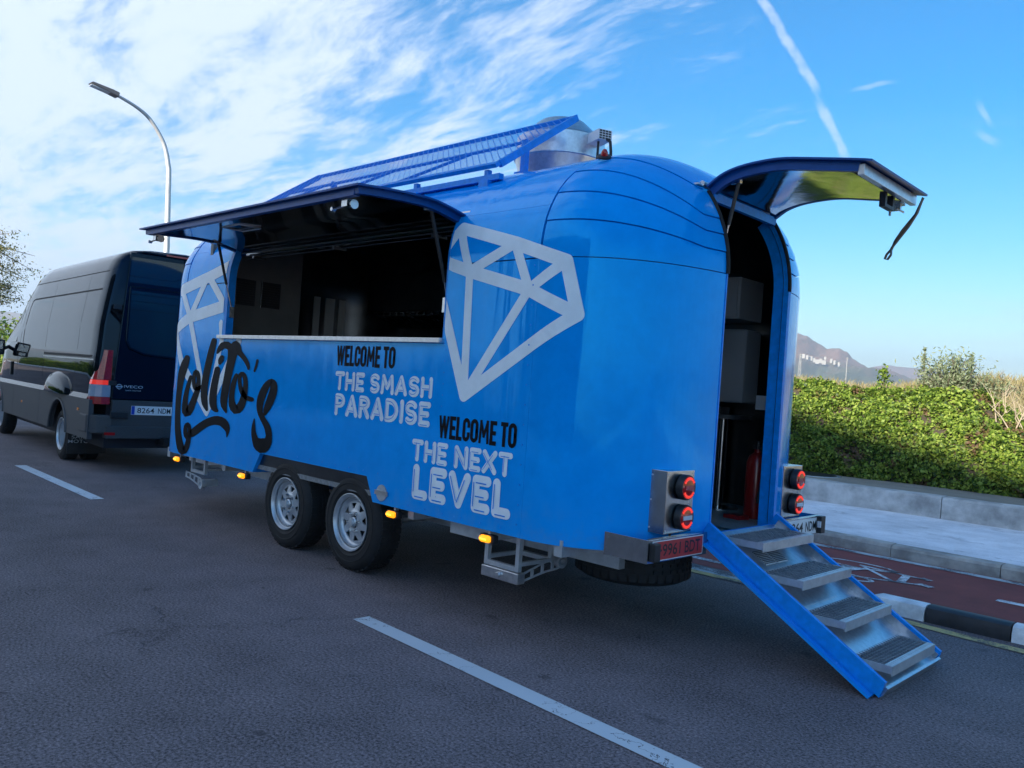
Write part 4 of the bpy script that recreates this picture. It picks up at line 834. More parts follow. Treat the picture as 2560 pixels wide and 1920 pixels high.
# ---- number plate brackets
def bracket(y0,y1,left):
    x=2.455; z0,z1=.548,.678; mb=MB()
    mb.box((x,y0,z0),(x+.004,y1,z1)); ye=y0 if left else y1
    mb.box((2.16,ye-.002,z0),(x+.003,ye+.002,z1)); mb.box((x-.03,y0+.002,z1-.004),(x,y1-.002,z1)); mb.box((x-.03,y0+.002,z0),(x,y1-.002,z0+.004))
    for xx in (2.185,2.19): 
        for z in (z0+.03,z1-.03): mb.tube([(2.19,ye,z),(2.19,ye+(-.004 if left else .004),z)],.006,6)
    return mb.build('plate_bracket',STEEL,tr,bevel=.0015)
bl=bracket(.18,.79,True); br=bracket(1.77,2.38,False)
mb=MB(); mb.box((2.4595,.222,.556),(2.4615,.742,.668)); pl_=mb.build('number_plate',PLATEW,bl); 
mb=MB(); mb.box((2.4617,.228,.561),(2.4622,.736,.663)); mb.build('red_field',PLATER,pl_)
text_mesh('R·9961',(2.4626,.236,.578),(0,1,0),(0,0,1),.265,.070,'plate_text',INK,pl_,bold=.016); text_mesh('BDT',(2.4626,.545,.578),(0,1,0),(0,0,1),.165,.070,'plate_text',INK,pl_,bold=.016)
mb=MB(); mb.box((2.4595,.19,.560),(2.497,.252,.662)); mb.build('plate_lamp',BLKP,bl,bevel=.008)
mb=MB(); mb.box((2.4595,1.79,.556),(2.4615,2.31,.668)); pl_=mb.build('number_plate',PLATEW,br)
MB().box((2.4617,1.792,.559),(2.4621,1.832,.665)).build('blue_band',PLATEB,pl_)
text_mesh('8264',(2.4625,1.85,.576),(0,1,0),(0,0,1),.235,.072,'plate_text',INK,pl_,bold=.016); text_mesh('NDM',(2.4625,2.125,.576),(0,1,0),(0,0,1),.172,.072,'plate_text',INK,pl_,bold=.016)
mb=MB(); mb.box((2.4595,2.305,.556),(2.500,2.375,.680)); lm=mb.build('plate_lamp',BLKP,br,bevel=.006); MB().box((2.475,2.29,.60),(2.498,2.3045,.645)).build('lens',CLRL,lm)
# ---- amber side markers
def marker(x,z=.513):
    mb=MB(); mb.box((x-.064,-.004,z-.027),(x+.064,.045,z+.027)); o=mb.build('side_marker',BLKP,tr,bevel=.012)
    mb=MB(); mb.tube([(x-.044,-.006,z),(x-.030,-.010,z),(x+.030,-.010,z),(x+.044,-.006,z)],[.015,.0225,.0225,.015],12); mb.build('lens',AMBER,o,smooth=.8)
    mb=MB(); mb.box((x-.030,-.0345,z-.005),(x+.030,-.0325,z+.005)); mb.build('led_strip',AMBERC,o)
    MB().box((x-.01,.02,z+.02),(x+.01,.05,ZB+.01)).build('bracket_post',GALV,o)
for x in (-3.037,-1.712,.436,1.388): marker(x)
# ---- road wheels
def make_wheel(r=.365,rr=.214,wd=.235,parent=None,seg=56,dished=False):
    """built round the origin, outer face towards -y"""
    wnode=node('wheel',parent); h=wd/2; mb=MB()
    prof=[(rr-.012,-h+.030),(rr+.004,-h+.012),(rr+.030,-h+.002),(rr+.034,-h-.001),(rr+.040,-h-.000),(r-.078,-h-.001),(r-.076,-h-.004),(r-.071,-h-.004),(r-.069,-h+.000),(r-.062,-h+.000),(r-.040,-h+.006),(r-.016,-h+.022),(r-.004,-h+.045),(r,-h+.075),(r,h-.075),(r-.004,h-.045),(r-.016,h-.022),(r-.05,h-.004),(rr+.03,h),(rr-.012,h-.03)]
    mb.lathe(prof,(0,0,0),'y',seg)
    for k in range(40):                                              # shoulder and tread blocks
        a=2*math.pi*k/40
        R=Matrix.Rotation(-a,4,'Y')
        for y0,y1,sk in ((-h+.032,-h+.080,.0),(h-.080,h-.032,.0),(-h+.088,-.010,.03),(.010,h-.088,.03)):
            rr_=r-.002
            mb.box((rr_-.006,y0,-.020+sk),(rr_+.006,y1,.020+sk),R)
        mb.prism([(r-.034,-.016),(r-.010,-.020),(r-.010,.010),(r-.034,.014)],-h+.004,-h+.026,'y') if False else None
    ty=mb.build('tyre',RUBBER,wnode,smooth=.7,local=True)
    mb=MB(); fy=-h+.062 if not dished else -h+.15
    mb.lathe([(rr+.002,-h+.006),(rr+.002,-h+.000),(rr-.004,-h-.001),(rr-.012,-h+.010),(rr-.016,-h+.022),(rr-.030,-h+.032),(rr-.034,fy-.010),(rr-.040,fy-.004),(rr-.052,fy+.004),(rr-.056,fy-.006),(rr-.064,fy-.012)],(0,0,0),'y',56)
    mb.lathe([(rr-.030,-h+.032),(rr-.034,h-.03),(rr,h-.01)],(0,0,0),'y',56)
    ri,ro=rr-.122,rr-.062                                            # window ring
    ntri=8
    for k in range(ntri):
        a0=2*math.pi*k/ntri; st=2*math.pi/ntri; wa,wb=st*.16,st*.30  # half openings: narrow in, wide out
        def pt(r_,a): return (r_*math.cos(a),fy-.012-(ro-r_)*.10,r_*math.sin(a))
        c=a0+st/2; r1,r2=ri+.010,ro-.008
        w0,w1=st*.10,st*.30
        def arcp(r_,a,b_,n=5): return [pt(r_,a+(b_-a)*i/n) for i in range(n+1)]
        mb.face(arcp(ro,a0,c-w1)+[pt(r2,c-w1),pt(r1,c-w0)]+list(reversed(arcp(ri,a0,c-w0))))
        mb.face(arcp(ro,c+w1,a0+st)+list(reversed(arcp(ri,c+w0,a0+st)))+[pt(r1,c+w0),pt(r2,c+w1)])
        mb.face(arcp(ro,c-w1,c+w1)+[pt(r2,c+w1),pt(r2,c-w1)]); mb.face(arcp(ri,c+w0,c-w0)+[pt(r1,c-w0),pt(r1,c+w0)])
        for p_,q_ in ((pt(r2,c-w1),pt(r1,c-w0)),(pt(r1,c+w0),pt(r2,c+w1)),(pt(r2,c+w1),pt(r2,c-w1))):
            mb.face([p_,q_,(q_[0],q_[1]+.008,q_[2]),(p_[0],p_[1]+.008,p_[2])])
    z=fy-.012-(ro-ri)*.10
    mb.lathe([(ri,z),(ri-.012,z-.006),(ri-.020,z-.007),(.050,z-.006),(.046,z+.002),(.046,z+.02)],(0,0,0),'y',40)
    rim=mb.build('rim',RIMM,wnode,smooth=.6,local=True)
    mb=MB(); mb.lathe([(rr-.03,fy+.05),(0,fy+.05)],(0,0,0),'y',24); mb.build('brake_drum',DARKIN,wnode,local=True)
    mb=MB(); mb.lathe([(.036,z+.02),(.036,z-.012),(.030,z-.018),(.030,z-.026),(.025,z-.036),(.0,z-.038)],(0,0,0),'y',24); mb.build('hub_cap',GALV,wnode,smooth=.6,local=True)
    n0=None
    for k in range(6):
        a=2*math.pi*(k+.3)/6; c=(.072*math.cos(a),0,.072*math.sin(a))
        if n0 is None:
            mb=MB(); mb.lathe([(.013,z+.0),(.013,z-.010),(.010,z-.016),(.006,z-.026),(0,z-.027)],(0,0,0),'y',8); n0=mb.build('lug_nut',STEEL,wnode,local=True); n0.location=c
        else: copyo(n0,wnode,(c[0]-n0.location.x,0,c[2]-n0.location.z))
    return wnode
def place_wheel(wn,src=None,loc=(0,0,0),rz=0.,parent=None,ry=0.):
    if src is not None:
        wn=src.copy(); COL.objects.link(wn); wn.parent=parent; 
        for ch in src.children:
            c=ch.copy(); COL.objects.link(c); c.parent=wn
    wn.location=loc; wn.rotation_euler=(0,ry,rz); return wn
def tl(x,y,z): return (x,y-YC,z)
w0=make_wheel(parent=tr); place_wheel(w0,loc=tl(-.105,.145,.366),ry=.2)
place_wheel(None,w0,tl(-1.035,.145,.366),0,tr,ry=.62)
place_wheel(None,w0,tl(-.105,2*YC-.145,.366),math.pi,tr); place_wheel(None,w0,tl(-1.035,2*YC-.145,.366),math.pi,tr)
sw=place_wheel(None,w0,tl(1.93,.80,.43),0,tr); sw.name='spare_wheel'; sw.rotation_euler=(math.pi/2,0,0)
MB().tube([(1.93,.80,.55),(1.93,.80,.60)],.03,10).build('spare_carrier',GALV,tr)
# ---- corner stabilisers, wound up
def stab_frame(x0,x1,y,zb):
    mb=MB()
    for x in (x0,x1-.03): mb.box((x,y,zb),(x+.03,y+.03,ZB)); mb.box((x,y+.30,zb+.03),(x+.03,y+.33,ZB))
    mb.box((x0+.03,y,zb),(x1-.03,y+.03,zb+.03)); mb.box((x0+.03,y+.30,zb+.03),(x1-.03,y+.33,zb+.06))
    for x in (x0,x1-.03): mb.box((x+.002,y+.03,zb+.034),(x+.028,y+.30,zb+.058))
    return mb.build('stabiliser',GALV,tr)
def perforated(mb,pts,hw,c,ax):
    """flat leg with window holes between two flanges"""
    n=len(pts)-1
    for k in range(n):
        a,d=pts[k],pts[k+1]
        for sg in (1,-1):
            mb.prism([(a[0],a[1]+sg*hw[k]),(d[0],d[1]+sg*hw[k+1]),(d[0],d[1]+sg*(hw[k+1]-.013)),(a[0],a[1]+sg*(hw[k]-.013))],c,c+.007,ax)
        if k%2==0: mb.prism([(a[0],a[1]-hw[k]+.012),(a[0]+.024,a[1]-hw[k]+.012),(a[0]+.024,a[1]+hw[k]-.012),(a[0],a[1]+hw[k]-.012)],c,c+.007,ax)
HW=[.030,.030,.032,.034,.036,.038,.042,.046,.040]
st=stab_frame(1.30,1.60,.08,.335)
mb=MB(); mb.box((1.29,.068,.262),(1.61,.135,.330)); mb.tube([(1.45,.068,.296),(1.45,.048,.296)],.018,10); mb.build('mount_plate',ALU,st,bevel=.012)
mb=MB(); pts=[(.13+.38*k/8,.285+.075*math.sin(k/8*1.25)) for k in range(9)]; perforated(mb,pts,HW,1.57,'x'); mb.lathe([(.044,-.02),(.044,.02),(.02,.02),(.02,-.02),(.044,-.02)],(1.57,pts[8][0],pts[8][1]),'x',18); mb.build('leg',GALV,st)
st=stab_frame(-2.93,-2.63,.09,.40)
mb=MB(); pts=[(-2.95+.36*k/8,.375-.055*(k/8)**1.6) for k in range(9)]; perforated(mb,pts,HW,.05,'y'); mb.lathe([(.046,-.02),(.046,.02),(.02,.02),(.02,-.02),(.046,-.02)],(pts[8][0],.055,pts[8][1]),'y',18); mb.box((-2.64,.05,.30),(-2.56,.20,.36)); mb.build('leg',GALV,st)
# second pair on the kerb side
for x0,x1 in ((1.30,1.60),(-2.93,-2.55)):
    mb=MB()
    for x in (x0,x1-.03): mb.box((x,2.45,.30),(x+.03,2.48,ZB))
    mb.box((x0,2.45,.27),(x1,2.48,.30)); mb.build('stabiliser',GALV,tr)
# ---- roof: rails, tilted mesh sign frame, extractor fan, beacon
def zr(y): return roofp(0,0)[2] if y>=YC else ZW+H*spow(1-((YC-y)/B)**2.3,1/2.3)
mb=MB()
mb.box((-2.75,.30,zr(.32)+.015),(.96,.345,zr(.32)+.055))
for x in (-2.5,-1.2,.0,.78): mb.box((x,.28,zr(.26)-.01),(x+.09,.40,zr(.32)+.018)); mb.box((x+.02,.31,zr(.32)+.055),(x+.06,.345,zr(.32)+.095))
mb.build('roof_rail',BLUEP,tr)
PY0,PZ0,PY1,PZ1=.295,2.985,1.10,3.545; PX0,PX1=-2.62,.93
L_=math.hypot(PY1-PY0,PZ1-PZ0)
def pan(x,s,n=0.): return (x,PY0+(PY1-PY0)*s-(PZ1-PZ0)/L_*n,PZ0+(PZ1-PZ0)*s+(PY1-PY0)/L_*n)
def pbar(mb,a,c,wd,th=.02,n0=0.):
    A0,C0=Vector(a),Vector(c); d=(C0-A0).normalized(); p=Vector((-d.y,d.x))*wd/2
    vs=[]
    for nn in (n0,n0+th):
        for q in (A0-p,C0-p,C0+p,A0+p): vs.append(pan(q.x,q.y/L_,nn))
    mb.faces(vs,[(0,3,2,1),(4,5,6,7),(0,1,5,4),(1,2,6,5),(2,3,7,6),(3,0,4,7)])
mb=MB()
pbar(mb,(PX0,.012),(PX1,.012),.05,.03,-.028); pbar(mb,(PX0,L_-.012),(PX1,L_-.012),.03,.03,-.028); pbar(mb,(PX1-.012,.04),(PX1-.012,L_),.03,.05,-.045); pbar(mb,(PX0+.012,.04),(PX0+.012,L_),.03,.05,-.045)
pbar(mb,(PX0+.05,L_*.60),(PX1-.30,L_*.62),.040,.02,-.045)
for x in (-2.0,-.9,.1): pbar(mb,(x-.55,.05),(x,L_*.60),.035,.02,-.045)
rack=mb.build('roof_sign_frame',BLUEP,tr)
# expanded metal: zig-zag strands
mb=MB(); nx,ny=104,28
cw=(PX1-PX0-.04)/nx; chh=(L_-.03)/ny
for j in range(ny+1):
    s=.015+chh*j
    for i in range(nx):
        x=PX0+.02+cw*i; up=(i+j)%2
        a=(x,s+(chh*.38 if up else -chh*.38)); c=(x+cw,s+(-chh*.38 if up else chh*.38))
        a=(a[0],min(max(a[1],.0),L_)); c=(c[0],min(max(c[1],.0),L_)); pbar(mb,a,c,.006,.0025,.000)
mb.build('expanded_mesh',BLUEP,rack,kind='stuff')
for x in (.66,-1.9):
    mb=MB(); mb.box((x,.80,zr(.8)-.01),(x+.045,.845,PZ0+(PZ1-PZ0)*.60)); mb.box((x-.02,.76,zr(.8)-.01),(x+.09,.88,zr(.8)+.02)); mb.build('prop_post',BLUEP,tr)
FC=(.372,1.56)
zb_=zr(1.6)-.02
mb=MB(); mb.lathe([(.30,zb_),(.335,3.22),(.375,3.36),(.385,3.365),(.385,3.375)],(FC[0],FC[1],0),'z',56); fan=mb.build('extractor_fan',ALU,tr,smooth=.5)
mb=MB(); mb.lathe([(.383,3.376),(.375,3.38),(.370,3.545),(.350,3.555),(.0,3.555)],(FC[0],FC[1],0),'z',56); mb.build('fan_drum',ALU,fan,smooth=.5)
mb=MB(); mb.lathe([(.352,3.556),(.335,3.572),(.20,3.695),(.18,3.708),(.0,3.712)],(FC[0],FC[1],0),'z',56); mb.build('fan_cowl',ALU,fan,smooth=.5)
Mx=Matrix.Translation((.83,1.50,3.49))@Matrix.Rotation(math.radians(-22),4,'Z')
mb=MB(); mb.box((-.20,-.06,-.035),(.10,.06,.045),Mx); mb.mi=1
for r in range(4):
    for c in range(4): mb.box((.1005,-.052+.027*c,-.030+.019*r),(.103,-.032+.027*c,-.018+.019*r),Mx)
mb.mi=1; mb.tube([Mx@Vector((.10,.02,-.03)),Mx@Vector((.15,.02,-.06)),Mx@Vector((.17,.02,-.14)),Mx@Vector((.19,.02,-.36))],.012,8); mb.tube([Mx@Vector((.03,-.02,-.035)),Mx@Vector((.03,-.02,-.40))],.010,8)
mb.build('isolator_box',[CABW,BLKP],fan)
bx_,by_,bz_=1.757,.435,2.937
nrm=Vector((.35,-.42,.84)).normalized(); t1=nrm.orthogonal().normalized(); t2=nrm.cross(t1); MM=Matrix(((t1.x,t2.x,nrm.x,bx_),(t1.y,t2.y,nrm.y,zr(.45)*0+by_),(t1.z,t2.z,nrm.z,bz_+.0),(0,0,0,1)))
mb=MB(); vs=MB(); vs.lathe([(.045,0),(.045,.010),(.038,.016),(.0,.016)],(0,0,0),'z',20); mb.faces([MM@Vector(q) for q in vs.v],vs.f); bc=mb.build('roof_marker',BLKP,tr,smooth=.6)
vs=MB(); vs.lathe([(.024,.016),(.022,.034),(.012,.052),(.0,.056)],(0,0,0),'z',16); mb=MB(); mb.faces([MM@Vector(q) for q in vs.v],vs.f); mb.build('lens',REDL,bc,smooth=.8)
# ================================================================= things standing in the room
ex=thing('fire_extinguisher','red fire extinguisher with white label just inside the trailer doorway','extinguisher',(2.14,1.97,FLOOR))
def lz(prof,name,m,par,c,n=24): 
    mb=MB(); mb.lathe(prof,c,'z',n); return mb.build(name,m,par,smooth=.7)
ec=(2.14,1.97,FLOOR)
lz([(0,0),(.075,0),(.078,.01),(.078,.40),(.06,.45),(.028,.475),(.028,.50),(0,.50)],'cylinder',EXTR,ex,ec)
mb=MB(); mb.lathe([(.0785,.08),(.0785,.34)],ec,'z',20,math.radians(-60),math.radians(20)); mb.build('label_panel',EXTR,ex,smooth=.7)
mb=MB(); mb.lathe([(.0792,.16),(.0792,.22)],ec,'z',10,math.radians(-40),math.radians(0)); mb.lathe([(.0792,.24),(.0792,.34)],ec,'z',10,math.radians(2),math.radians(45)); mb.lathe([(.0792,.10),(.0792,.14)],ec,'z',10,math.radians(-40),math.radians(0)); mb.build('white_label',PLATEW,ex,smooth=.7)
tx=text_mesh('AGUA + AFFF',(2.14+.081*math.cos(math.radians(-8))+.001,1.97+.081*math.sin(math.radians(-8))+.014,FLOOR+.22),(0,0,1),(-.25,-.97,0),.22,.026,'label_text',PLATEW,ex,bold=.004)
mb=MB(); mb.box((2.10,1.955,FLOOR+.50),(2.20,1.985,FLOOR+.53)); mb.box((2.10,1.958,FLOOR+.55),(2.22,1.982,FLOOR+.56)); mb.tube([(2.14,1.97,FLOOR+.50),(2.14,1.97,FLOOR+.56)],.018,8); mb.build('valve_handle',BLKP,ex)
MB().tube([(2.17,1.95,FLOOR+.51),(2.21,1.92,FLOOR+.46),(2.22,1.90,FLOOR+.30),(2.20,1.89,FLOOR+.12)],.012,8).build('hose',BLKP,ex)
ld=thing('floor_tray','small flat red and black tray on the trailer floor by the extinguisher','tray',(2.08,1.80,FLOOR)); mb=MB(); mb.prism([(2.02,1.74),(2.16,1.72),(2.18,1.83),(2.04,1.85)],FLOOR,FLOOR+.03,'z'); mb.build('tray_base',EXTR,ld,bevel=.006)
st=thing('pedestal_stand','chrome pedestal leg on a round foot inside the trailer doorway','stand',(1.72,2.18,FLOOR))
lz([(0,0),(.16,0),(.16,.008),(.03,.02),(.0,.02)],'foot',STEEL,st,(1.72,2.18,FLOOR),32); lz([(.028,.02),(.028,.70),(0,.70)],'column',STEEL,st,(1.72,2.18,FLOOR)); lz([(0,.70),(.22,.70),(.22,.73),(0,.73)],'top',BLKP,st,(1.72,2.18,FLOOR),32)
cb=thing('wall_cabinet','white wall cabinet high inside the trailer seen through the rear doorway','cabinet',(1.35,2.3,2.06)); mb=MB(); mb.box((1.42,2.06,2.10),(1.86,2.42,2.42)); mb.build('carcass',CABG,cb,bevel=.01); MB().box((1.44,2.045,2.12),(1.84,2.058,2.40)).build('door',CABG,cb)
bo=thing('water_boiler','white enamel water boiler below the cabinet inside the trailer','boiler',(1.35,2.3,1.44)); mb=MB(); mb.box((1.30,2.16,1.46),(1.88,2.40,2.03)); mb.build('casing',CABG,bo,bevel=.02)
MB().box((1.6,2.14,1.50),(1.66,2.159,1.56)).build('control_dial',BLKP,bo)
sd_=thing('soap_dispenser','black soap dispenser on the white boiler inside the trailer','dispenser',(1.58,2.06,1.80)); mb=MB(); mb.prism([(1.60,2.06),(1.70,2.06),(1.695,1.88),(1.65,1.80),(1.61,1.88)],2.04,2.15,'y'); mb.build('case',BLKP,sd_,bevel=.01)
MB().box((1.63,2.025,1.80),(1.67,2.04,1.83)).build('push_lever',STEEL,sd_)
fr_=thing('steel_refrigerator','dark steel under-counter refrigerator inside the trailer doorway','refrigerator',(1.2,2.2,FLOOR)); mb=MB(); mb.box((.95,2.02,FLOOR),(1.60,2.48,1.42)); mb.build('cabinet_body',LINING,fr_,bevel=.004); MB().box((.97,2.0,FLOOR+.08),(1.27,2.018,1.32)).build('door',LINING,fr_); MB().box((1.29,2.0,FLOOR+.08),(1.58,2.018,1.32)).build('door',LINING,fr_); MB().tube([(1.25,1.985,1.0),(1.25,1.985,1.25)],.008,8).build('handle',STEEL,fr_)
co=thing('wall_socket','small white socket box on the trailer wall inside the doorway','socket',(1.95,2.33,1.45)); MB().box((1.92,2.30,1.42),(2.0,2.36,1.53)).build('socket_box',CABW,co)

# ================================================================= VAN
VR=-math.radians(3.8)
van=thing('cargo_van','tall glossy black cargo van hitched in front of the blue trailer','van',(-6.08,.20,0),VR)
VW=2.05
SEC=[(.02,.90),(.0,1.0),(.0,1.45),(.012,1.56),(.03,1.9),(.07,2.2),(.11,2.45),(.145,2.62),(.19,2.74),(.26,2.83),(.38,2.895),(.60,2.93),(1.025,2.95)]
ST=[(0,.085,2.90),(-.015,.055,2.925),(-.05,.028,2.94),(-.12,.008,2.95),(-.3,0,2.95),(-1.2,0,2.95),(-2.4,0,2.95),(-3.5,0,2.95),(-3.85,0,2.935),(-4.15,.0,2.86),(-4.5,.0,2.68),(-4.85,.005,2.45),(-5.2,.01,2.22),(-5.6,.02,1.95),(-6.0,.05,1.66),(-6.4,.09,1.40),(-6.8,.2,1.2),(-6.95,.35,1.05)]
def vsec(x):
    xs=[s[0] for s in ST]
    for k in range(len(ST)-1):
        if ST[k][0]>=x>=ST[k+1][0]:
            f=(x-ST[k][0])/(ST[k+1][0]-ST[k][0]); return ST[k][1]+f*(ST[k+1][1]-ST[k][1]),ST[k][2]+f*(ST[k+1][2]-ST[k][2])
    return ST[-1][1:] if x<ST[-1][0] else ST[0][1:]
def vpt(x,k):
    ins,zt=vsec(x); y,z=SEC[k]
    f=(zt-.9)/(2.95-.9)
    if z>1.56 and zt>1.75: z=1.56+(z-1.56)*(zt-1.56)/(2.95-1.56)
    elif zt<=1.75: z=.9+(z-.9)*f
    return (x,y+ins,z)
mb=MB(); ns=len(SEC)
loops=[]
for s in ST:
    L=[vpt(s[0],k) for k in range(ns)]; L=L+[(q[0],VW-q[1],q[2]) for q in reversed(L[:-1])]; loops.append(L)
n=len(loops[0]); i0=0
for L in loops: mb.v+=L
for a in range(len(loops)-1):
    for k in range(n-1): mb.f.append((a*n+k,a*n+k+1,(a+1)*n+k+1,(a+1)*n+k)); mb.m.append(0)
    mb.f.append((a*n,a*n+n-1,(a+1)*n+n-1,(a+1)*n)); mb.m.append(0)
mb.f.append(tuple(range(n))); mb.m.append(0); mb.f.append(tuple((len(loops)-1)*n+k for k in reversed(range(n)))); mb.m.append(0)
body=mb.build('body',VANB,van,smooth=.55,local=True)
def vside(x,z,off=.003):
    ins,zt=vsec(x); p=[vpt(x,k) for k in range(ns)]
    for a,c in zip(p[:-1],p[1:]):
        if a[2]<=z<=c[2]: 
            f=(z-a[2])/(c[2]-a[2]+1e-9); return (x,a[1]+f*(c[1]-a[1])-off,z)
    return (x,p[0][1]-off,z)
def seam(mb,pts,wd=.010,off=.0015):
    rp=[]
    for a,c in zip(pts[:-1],pts[1:]):
        nn=max(1,int(math.hypot(c[0]-a[0],c[1]-a[1])/.12)); rp+=[(a[0]+(c[0]-a[0])*k/nn,a[1]+(c[1]-a[1])*k/nn) for k in range(nn)]
    rp.append(pts[-1])
    for k in range(len(rp)-1):
        a,c=rp[k],rp[k+1]; d=Vector((c[0]-a[0],c[1]-a[1])); 
        if d.length<1e-6: continue
        p=Vector((-d.y,d.x)).normalized()*wd/2
        mb.face([vside(a[0]+p.x,a[1]+p.y,off),vside(c[0]+p.x,c[1]+p.y,off),vside(c[0]-p.x,c[1]-p.y,off),vside(a[0]-p.x,a[1]-p.y,off)])
mb=MB()
seam(mb,[(-.06,2.60),(-4.45,2.585)],.012)
for x in (-2.66,-.90): seam(mb,[(x,2.58),(x,1.56)],.006)
seam(mb,[(-2.66,1.50),(-2.66,.95)],.012); seam(mb,[(-.90,1.45),(-.90,1.0)],.006); seam(mb,[(-4.30,2.50),(-4.34,2.2),(-4.40,1.5),(-4.42,.95)],.010); 
mb.build('panel_seams',SEAM,body,local=True)
mb=MB(); seam(mb,[(-.25,2.36),(-3.9,2.335),(-4.02,2.31),(-4.09,2.22),(-4.16,1.95),(-4.19,1.70),(-4.16,1.60),(-4.02,1.535)],.022,.002); mb.build('window_line',SEAM,body,local=True)
mb=MB(); seam(mb,[(-2.66,1.475),(-.10,1.475)],.035,.002); mb.mi=1; seam(mb,[(-2.66,1.435),(-.10,1.435)],.018,.006); mb.build('door_rail',[SEAM,ALU],body,local=True)
# cab door window and frame
mb=MB()
def vplate(mb,poly,off):
    mb.face([vside(x,z,off) for x,z in poly])
vplate(mb,[(-4.62,2.20),(-4.50,2.16),(-4.60,1.60),(-5.80,1.58),(-5.55,1.85),(-5.25,2.08),(-5.0,2.20)],.003); dwin=mb.build('cab_window_frame',VANB,van,local=True)
mb=MB(); vplate(mb,[(-4.68,2.14),(-4.60,2.10),(-4.70,1.64),(-5.62,1.62),(-5.40,1.86),(-5.18,2.04),(-4.98,2.14)],.006); mb.build('pane',GLASSD,dwin,local=True)
# wheel bulge over the twin rear wheels
mb=MB()
def fn(i,j):
    a=math.pi*i; r=j
    return (-1.72+.66*math.cos(a)*r,  .0-.105*math.sqrt(max(0,1-r*r))*(1 if True else 0), .93+.30*math.sin(a)*r)
mb.grid(fn,36,10); mb.build('wheel_bulge',VANB,van,smooth=1.2,local=True)
# lower cladding with the arch cut out
HUBX,HUBZ,AR=-1.50,.37,.475
def clad(x0,x1,hub=None):
    bot=.42; top=.925
    if hub is None: return [(x0,bot),(x1,bot),(x1,top),(x0,top)]
    pts=[(x0,bot)]; a0=math.asin((bot-HUBZ)/AR)
    for k in range(17):
        a=math.pi-a0-(math.pi-2*a0)*k/16; pts.append((hub+AR*math.cos(a),HUBZ+AR*math.sin(a)))
    return pts+[(x1,bot),(x1,top),(x0,top)]
for ys in ((-.028,.03),(VW-.03,VW+.028)):
    for poly in (clad(-2.62,-.02,HUBX),clad(-4.40,-2.63),clad(-6.6,-4.41,-5.60)): MB().prism(poly,*ys,'y').build('side_cladding',GREYP,van,local=True)
for x0,x1 in ((-6.4,-2.42),(-1.0,-.16)): MB().prism([(-.028,.9255),(.004,.99),(.004,.9255)],x0,x1,'x').build('sill_strip',VANB,van,local=True)
for hx in (HUBX,-5.60):
    MB().tube([(hx+(AR+.006)*math.cos(math.radians(a)),-.026,HUBZ+(AR+.006)*math.sin(math.radians(a))) for a in range(6,176,8)],.022,8).build('arch_lip',GREYP,van,smooth=.8,local=True)
mb=MB(); mb.box((-6.5,.20,.30),(-.1,1.85,.899)); 
mb.build('underbody',DARKIN,van,local=True)
for x,z in ((-3.75,.68),(-.50,.775)):
    mb=MB(); mb.box((x-.035,-.036,z-.018),(x+.035,-.028,z+.018)); mb.build('side_reflector',AMBLENS,van,local=True)
mb=MB(); mb.box((-4.86,-.02,1.07),(-4.78,.0,1.30)); mb.build('door_handle',BLKP,van,local=True,bevel=.012)
mb=MB(); mb.box((-5.28,-.30,1.40),(-5.12,-.06,1.66)); mr_=mb.build('wing_mirror',BLKP,van,local=True,bevel=.03); MB().box((-5.121,-.27,1.50),(-5.117,-.10,1.63)).build('mirror_glass',STEEL,mr_,local=True); MB().box((-5.121,-.25,1.42),(-5.117,-.14,1.475)).build('mirror_glass',STEEL,mr_,local=True); MB().tube([(-5.2,-.08,1.5),(-5.3,.03,1.55)],.03,8).build('mirror_arm',BLKP,mr_,local=True)
# rear doors
def rear_door(y0,y1,lab):
    lft=y0<.5
    mb=MB(); mb.prism([(y0,.94),(y1,.94),(y1,2.86),(y0+(.12 if lft else 0),2.86) if lft else (y0,2.86)] if lft else [(y0,.94),(y1,.94),(y1-.12,2.86),(y0,2.86)],-.03,.022,'x')
    d=mb.build('rear_door',VANB,van,local=True,bevel=.012)
    a,c=(y0+.11,y1) if lft else (y0,y1-.11)
    pts=[(a+.02,2.42),(c,2.42),(c,1.50),(a+.25,1.53),(a+.06,1.60),(a+.015,1.70)] if lft else [(a,2.42),(c-.02,2.42),(c-.015,1.70),(c-.06,1.60),(c-.25,1.53),(a,1.50)]
    mb=MB(); mb.prism(pts,.010,.034,'x'); rp=mb.build('window_blank',VANB,d,local=True,bevel=.010)
    ctr=Vector((sum(p[0] for p in pts)/len(pts),sum(p[1] for p in pts)/len(pts)))
    q=[((Vector(p)-ctr)*.90+ctr) for p in pts]
    mb=MB(); mb.face([(.0352,v.x,v.y) for v in q]); mb.build('inset_panel',GLASSD,d,local=True)
    q=[(a+.03,2.80),(c-.0,2.80),(c,2.47),(a+.015,2.47)] if lft else [(a,2.80),(c-.03,2.80),(c-.015,2.47),(a,2.47)]
    mb=MB(); mb.face([(.0226,u,v) for u,v in q]); mb.build('upper_panel',GLASSD,d,local=True)
    for z in (2.13,1.15):
        yh=y0-.005 if lft else y1+.005
        mb=MB(); mb.box((.0,yh-.04,z-.03),(.035,yh+.06,z+.03)); mb.build('hinge',BLKP,d,local=True,bevel=.008)
    return d
d1=rear_door(.215,1.018,''); d2=rear_door(1.026,VW-.215,'')
text_mesh('IVECO',(.0232,.365,1.095),(0,1,0),(0,0,1),.235,.036,'maker_lettering',GALV,d1,bold=.006,local=True)
text_mesh('SAIPA MOTOR',(.0232,.385,1.055),(0,1,0),(0,0,1),.195,.016,'dealer_lettering',GALV,d1,local=True)
